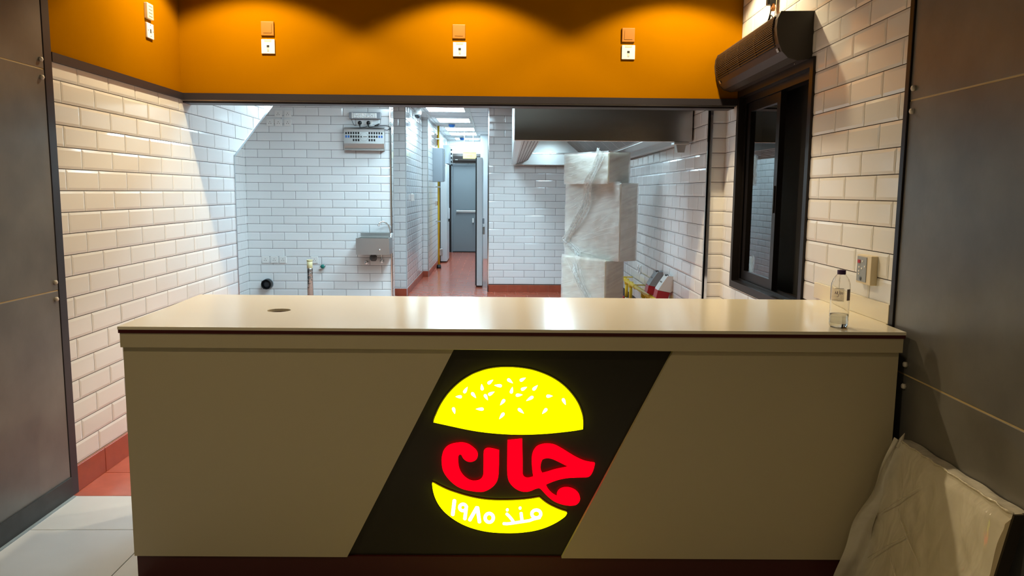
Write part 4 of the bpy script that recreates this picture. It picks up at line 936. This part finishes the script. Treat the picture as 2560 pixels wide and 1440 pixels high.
sheet(wr_, 'stretch_film', wface(N3, DL, 0.68, 1.55, 1.845, 0.006, 9.0, 0.016), 24, 14, M_FILM)
sheet(wr_, 'stretch_film', wface(N2, DR, 0.20, 0.85, 1.56, 0.004, 12.0, 0.010), 8, 30, M_FILM)
sheet(wr_, 'stretch_film', wface(N3, DR, 0.245, 1.56, 1.84, 0.004, 15.0, 0.010), 8, 14, M_FILM)
sheet(wr_, 'stretch_film', wface(N1, DR, 0.21, 0.0, 0.85, 0.004, 18.0, 0.010), 8, 30, M_FILM)
def onleft(N, u, z, off):    # point on the film of a left face, u in metres from the near corner
    N = Vector(N); nrm = Vector((-DL.y, DL.x))
    if nrm.y > 0: nrm = -nrm
    p = N+DL*u+nrm*off
    return (p.x-0.95, p.y-7.25, z)
# bunched film running from the top corner down to the left edge and back to the right
def bundle(ctrl, n, spread, r, seed):
    rnd = random.Random(seed)
    for k in range(n):
        du, dz, ph = rnd.uniform(-spread, spread), rnd.uniform(-spread, spread)*0.6, rnd.uniform(0, 6)
        P = smoothpath([onleft(N, u+du*(0.5+0.8*abs(math.sin(i*1.3+ph))), z+dz*(0.5+0.8*abs(math.sin(i*0.9+ph))), off+rnd.uniform(-0.006, 0.008)) for i, (N, u, z, off) in enumerate(ctrl)], 6)
        tube(wr_, 'bunched_film', P, [r*(0.55+0.6*abs(math.sin(i*0.8+ph))) for i in range(len(P))], M_FILMROPE if k % 2 else M_FILMS, 6)
bundle([(N3, 0.09, 1.838, 0.014), (N3, 0.15, 1.70, 0.020), (N3, 0.24, 1.56, 0.035), (N2, 0.46, 1.40, 0.022), (N2, 0.56, 1.25, 0.024), (N2, 0.70, 1.10, 0.022), (N2, 0.83, 0.985, 0.016)], 10, 0.060, 0.0020, 3)
bundle([(N2, 0.835, 0.985, 0.016), (N2, 0.60, 0.88, 0.022), (N1, 0.42, 0.72, 0.026), (N1, 0.26, 0.52, 0.022), (N1, 0.12, 0.36, 0.016)], 8, 0.055, 0.0016, 5)
def ribbon(ctrl, w0, seed):
    c = [(smoothpath([onleft(N, u-w0*0.5, z-w0*0.35, off) for N, u, z, off in ctrl], 8)), (smoothpath([onleft(N, u+w0*0.5, z+w0*0.35, off) for N, u, z, off in ctrl], 8))]
    n = len(c[0])-1
    def fn(u, v):
        i = min(int(v*n), n); a_, b_ = c[0][i], c[1][i]; k = 0.5+(u-0.5)*(0.45+0.55*abs(math.sin(v*5+seed)))
        p = a_.lerp(b_, k); w = 0.010*mn.noise(Vector((u*9, v*4, seed)))+0.006*math.sin(u*19+v*3)
        return (p.x-w*0.86, p.y-w*0.5, p.z)
    sheet(wr_, 'bunched_film', fn, 14, n, M_FILMROPE)
ribbon([(N3, 0.09, 1.838, 0.018), (N3, 0.15, 1.70, 0.024), (N3, 0.24, 1.56, 0.040), (N2, 0.46, 1.40, 0.026), (N2, 0.56, 1.25, 0.028), (N2, 0.70, 1.10, 0.026), (N2, 0.82, 0.985, 0.020)], 0.13, 2.0)
ribbon([(N2, 0.82, 0.985, 0.020), (N2, 0.60, 0.88, 0.026), (N1, 0.42, 0.72, 0.030), (N1, 0.26, 0.52, 0.026), (N1, 0.12, 0.36, 0.020)], 0.12, 4.0)
for N, u0, z0, u1, z1 in ((N3, .60, 1.70, .44, 1.72), (N2, .80, 1.42, .52, 1.50), (N2, .78, 1.36, .54, 1.46), (N2, .80, 1.30, .50, 1.41), (N2, .72, 1.30, .52, 1.38), (N2, .45, 1.16, .15, 1.30), (N2, .40, 1.10, .12, 1.24), (N2, .50, 1.06, .10, 1.16),
                          (N2, .62, 1.00, .05, 1.12), (N2, .30, 1.20, .10, 1.29), (N1, .52, .84, .34, .60), (N1, .48, .86, .30, .62), (N1, .44, .86, .27, .64), (N1, .58, .82, .25, .40), (N1, .66, .40, .10, .22), (N1, .64, .30, .20, .26), (N2, .78, .93, .30, .88), (N1, .40, .84, .30, .70), (N3, .62, 1.62, .40, 1.66), (N3, .64, 1.75, .30, 1.77)):
    pts = [onleft(N, u0+(u1-u0)*k/5, z0+(z1-z0)*k/5+0.004*math.sin(k*2.1), 0.022) for k in range(6)]
    tube(wr_, 'film_crease', pts, [0.0004, 0.0013, 0.0017, 0.0015, 0.0012, 0.0004], M_FILMS, 5)

# ================================================================== GAS PIPE, SOCKETS on the kitchen right wall
gp = thing('gas_pipe', KW(7.6, 0.0, 0.50), ROT_K, 'yellow gas pipe running low along the kitchen right wall', 'pipe')
tube(gp, 'main_run', [(-1.30, -0.09, 0.0), (1.30, -0.09, 0.03)], 0.021, M_YPIPE, 12)
for x in (-0.84, -0.55, 0.22, 0.70):
    d_ = tube(gp, 'drop_pipe', [(x, -0.09, 0.0), (x, -0.09, -0.18)], 0.018, M_YPIPE, 10)
    lathe(d_, 'fitting', [(0.026, -0.03), (0.026, 0.03)], M_YPIPE, 12, loc=(x, -0.09, 0.0))
    if x < 0:
        lathe(d_, 'valve_body', [(0.022, -0.26), (0.028, -0.24), (0.022, -0.18)], M_CHROME, 12, loc=(x, -0.09, 0.0))
        box(d_, 'valve_lever', (x-0.045, x+0.035), (-0.135, -0.115), (-0.235, -0.165), M_REDP, 0.006, 2)
for x in (-1.0, -0.25, 0.45, 1.0):
    b = lathe(gp, 'pipe_clip', [(0.026, -0.010), (0.026, 0.010)], M_YPIPE, 14, loc=(x, -0.09, 0.012)); b.rotation_euler = (0, math.pi/2, 0)
    box(gp, 'clip_bracket', (x-0.008, x+0.008), (-0.09, 0.0), (0.026, 0.036), M_YPIPE)
for i, (y, z, gm, lbl) in enumerate(((6.99, 0.655, M_GREYP, 'grey angled industrial socket with red lid, the one nearer the wrapped stack'), (6.56, 0.665, M_PLAST, 'white angled industrial socket with red lid, the one nearer the chrome corner'))):
    t = thing('industrial_socket', KW(y, 0.0, z), ROT_K, lbl, 'socket', 'industrial sockets')
    prism(t, 'housing', [(0.0, 0.105), (-0.045, 0.108), (-0.085, 0.050), (-0.125, -0.015), (-0.02, -0.035), (0.0, -0.02)], gm, -0.075, 0.075, plane='yz')
    prism(t, 'red_lid', [(-0.126, -0.017), (-0.022, -0.037), (-0.040, -0.095), (-0.080, -0.110), (-0.140, -0.085)], M_REDP, -0.070, 0.070, plane='yz')
    box(t, 'lid_hinge', (-0.03, 0.03), (-0.052, -0.030), (0.100, 0.114), M_BLACKP, 0.002, 1)
    q = box(t, 'nameplate', (-0.040, 0.030), (-0.002, 0.0), (-0.006, 0.006), M_GREYM); q.location = (0, -0.088, 0.050); q.rotation_euler = (-0.56, 0, 0)
for i, y in enumerate((8.22, 8.09)):
    t = plate('wall_switch', KW(y, 0, 0.665), ROT_K, 0.075, 0.085, 'white switch plate on the kitchen right wall, the one %s the wrapped stack' % ('nearest' if i == 0 else 'farther from'), 'switch', 'switch plates beside the stack')
    box(t, 'rocker', (-0.012, 0.012), (-0.0145, -0.010), (-0.02, 0.02), M_GREYP, 0.001, 1)

# ================================================================== CORRIDOR
cam = thing('dome_camera', (-1.225, 10.99, 2.605), 0, 'white dome security camera high on the corridor corner', 'camera')
lathe(cam, 'base', [(0.060, 0.06), (0.062, 0.02), (0.055, 0.0)], M_PLAST, 20)
lathe(cam, 'dome', [(0.045, 0.0), (0.042, -0.022), (0.030, -0.040), (0.012, -0.049)], mat('smoked_dome', (60, 62, 66), rough=0.1), 20)
box(cam, 'wall_bracket', (-0.012, 0.05), (-0.05, 0.05), (0.06, 0.095), M_PLAST, 0.006, 2)
cam.location = (-1.165, 11.80, 2.600)
hk = thing('wall_hook_rail', (-1.236, 11.55, 1.38), math.pi/2, 'pair of white hooks on the tiled corridor wall', 'hook')
for x in (-0.07, 0.07): box(hk, 'hook', (x-0.012, x+0.012), (-0.035, 0.0), (-0.055, 0.045), M_PLAST, 0.005, 2)
box(hk, 'rail', (-0.10, 0.10), (-0.012, 0.0), (0.035, 0.055), M_PLAST, 0.003, 1)
yp = thing('yellow_riser_pipe', (-1.070, 14.80, 0), 0, 'yellow upright gas pipe beside the corridor wall', 'pipe')
tube(yp, 'pipe', [(0, 0, 0.03), (0, 0, 2.69)], 0.019, M_YPIPE, 12)
lathe(yp, 'foot', [(0.045, 0.0), (0.045, 0.03), (0.034, 0.07)], M_BLACKP, 14)
for z in (0.9, 1.55, 2.45): box(yp, 'pipe_bracket', (-0.055, 0.03), (-0.03, 0.03), (z-0.012, z+0.012), M_STEELM, 0.002, 1)
eb = thing('electrical_box', (-1.143, 14.40, 1.95), math.pi/2, 'grey electrical box on the left corridor wall in front of the yellow pipe', 'electrical box')
box(eb, 'body', (-0.06, 0.28), (-0.185, 0.0), (-0.305, 0.305), M_GREYBOX, 0.006, 2)
box(eb, 'door', (-0.05, 0.29), (-0.205, -0.187), (-0.295, 0.295), M_GREYBOX, 0.004, 1)
box(eb, 'lock', (0.25, 0.27), (-0.212, -0.204), (-0.02, 0.02), M_CHROME, 0.002, 1)
fa_ = thing('fire_alarm_point', (-1.143, 15.02, 2.44), math.pi/2, 'small red fire alarm sounder on the left corridor wall', 'alarm')
box(fa_, 'back_box', (-0.08, 0.10), (-0.03, 0.0), (-0.12, 0.12), M_PLAST, 0.006, 2)
box(fa_, 'red_cover', (-0.05, 0.07), (-0.075, -0.03), (-0.10, 0.10), M_REDP, 0.012, 2)
box(fa_, 'label_strip', (-0.035, 0.055), (-0.079, -0.074), (-0.04, 0.04), M_PLAST, 0.002, 1)
cs = thing('call_point', (-1.143, 15.05, 1.24), math.pi/2, 'small red call point plate behind the yellow pipe', 'call point')
box(cs, 'plate', (-0.05, 0.05), (-0.03, 0.0), (-0.05, 0.05), M_PLAST, 0.004, 1); box(cs, 'button', (-0.03, 0.03), (-0.04, -0.03), (-0.04, 0.04), M_REDP, 0.004, 1)
# open cold store door on the left
ld_ = thing('cold_store_door', (-1.075, 16.0, 0), 0, 'white insulated cold store door standing open on the left of the corridor', 'door', 'cold store doors')
box(ld_, 'leaf', (-0.045, 0.085), (0.0, 0.85), (0.025, 2.03), M_WHITEW, 0.008, 2)
box(ld_, 'gasket', (-0.062, -0.045), (0.01, 0.84), (0.03, 2.02), M_BLACKP)
for z in (0.22, 1.80): box(ld_, 'hinge', (-0.060, 0.0), (-0.03, 0.0), (z-0.07, z+0.07), M_STEELM, 0.004, 1)
hn = box(ld_, 'latch', (0.085, 0.125), (0.30, 0.42), (0.90, 1.12), M_WHITEW, 0.006, 2); box(hn, 'lever', (0.10, 0.135), (0.28, 0.33), (0.84, 0.90), M_BLACKP, 0.004, 1)
# open cold store door on the right
rd = thing('cold_store_door', (-0.245, 11.86, 0), 0, 'white insulated cold store door standing open on the right of the corridor', 'door', 'cold store doors')
box(rd, 'leaf', (-0.030, 0.055), (0.0, 0.90), (0.025, 1.985), M_WHITEW, 0.008, 2)
box(rd, 'gasket', (-0.052, -0.030), (0.01, 0.89), (0.03, 1.98), M_BLACKP)
box(rd, 'door_closer', (0.055, 0.085), (0.05, 0.16), (0.98, 1.06), M_GREYP, 0.004, 1)
rl = box(rd, 'latch', (0.055, 0.090), (0.35, 0.47), (0.80, 0.92), M_STEELM, 0.004, 1)
# exit door
ed = tag(boxes(None, 'door_1', [(-1.05, -1.02, -0.03, 0.06, 0, 2.12), (-0.345, -0.33, -0.03, 0.06, 0, 2.12), (-1.05, -0.33, -0.03, 0.06, 2.085, 2.12)], M_GREYBOX, (0, 18.80, 0)), kind='structure')
box(ed, 'door_leaf', (-1.018, -0.347), (0.0, 0.045), (0.02, 2.083), M_DOORB, 0.003, 1)
pb = box(ed, 'push_bar', (-0.93, -0.38), (-0.075, -0.035), (0.965, 1.015), M_STEELM, 0.006, 2)
for x in (-0.90, -0.42): box(pb, 'bar_mount', (x-0.03, x+0.03), (-0.036, 0.0), (0.955, 1.025), M_GREYP, 0.004, 1)
box(ed, 'lever_handle', (-0.545, -0.505), (-0.06, 0.0), (0.72, 0.83), M_PLAST, 0.006, 2)
box(ed, 'threshold', (-1.02, -0.345), (-0.02, 0.04), (0.0, 0.018), M_BLACKP)
# air curtain, exit sign, fuse board, detectors
fac = thing('air_curtain', (-0.68, 18.80, 2.255), 0, 'dark air curtain mounted above the grey exit door', 'air curtain')
prism(fac, 'casing', [(0.0, 0.11), (-0.13, 0.11), (-0.17, 0.05), (-0.17, -0.05), (-0.12, -0.105), (0.0, -0.105)], M_AIRC, -0.33, 0.34, plane='yz')
box(fac, 'badge', (-0.27, -0.21), (-0.174, -0.168), (-0.045, -0.030), M_STEELM)
for z in (0.0, 0.03): box(fac, 'grille_slat', (-0.31, 0.32), (-0.174, -0.168), (z-0.003, z+0.003), M_BLACKP)
xs_ = thing('exit_sign', (-0.52, 16.0, 2.21), 0, 'pale yellow exit sign box hanging from the corridor ceiling', 'sign')
box(xs_, 'lit_face', (-0.135, 0.135), (-0.02, 0.02), (-0.075, 0.05), M_EXITY, 0.004, 1)
box(xs_, 'housing', (-0.14, 0.14), (-0.03, 0.03), (0.05, 0.085), M_PLAST, 0.006, 2)
prism(xs_, 'arrow_mark', [(-0.05, -0.01), (0.02, -0.01), (0.02, 0.012), (0.06, -0.018), (0.02, -0.048), (0.02, -0.026), (-0.05, -0.026)], mat('pale_green_mark', (196, 206, 120), rough=0.5), -0.0215, -0.018)
for x in (-0.11, 0.07): tube(xs_, 'suspension_rod', [(x, 0, 0.08), (x, 0, 0.488)], 0.006, M_PLAST, 8)
fb_ = thing('fuse_board', (-1.143, 17.6, 2.28), math.pi/2, 'pale grey fuse board high on the left corridor wall near the exit door', 'fuse board')
box(fb_, 'cabinet', (-0.30, 0.60), (-0.12, 0.0), (-0.20, 0.20), M_GREYBOX, 0.006, 2)
for k in range(4): lathe(fb_, 'rotary_switch', [(0.022, 0.0), (0.020, 0.03)], M_BLACKP, 12, loc=(0.50, -0.12, 0.14-0.09*k)).rotation_euler = (math.pi/2, 0, 0)
for i, (x, y) in enumerate(((-0.80, 14.46), (-0.76, 18.0))):
    t = thing('smoke_detector', (x, y, CZ), 0, 'ceiling smoke detector under a blue dust cap, the %s one' % ('nearer' if i == 0 else 'farther'), 'smoke detector', 'capped smoke detectors')
    lathe(t, 'base', [(0.055, 0.0), (0.055, -0.015)], M_PLAST, 18)
    lathe(t, 'dust_cap', [(0.062, -0.012), (0.058, -0.03), (0.040, -0.06), (0.028, -0.065)], M_BLUE, 18)
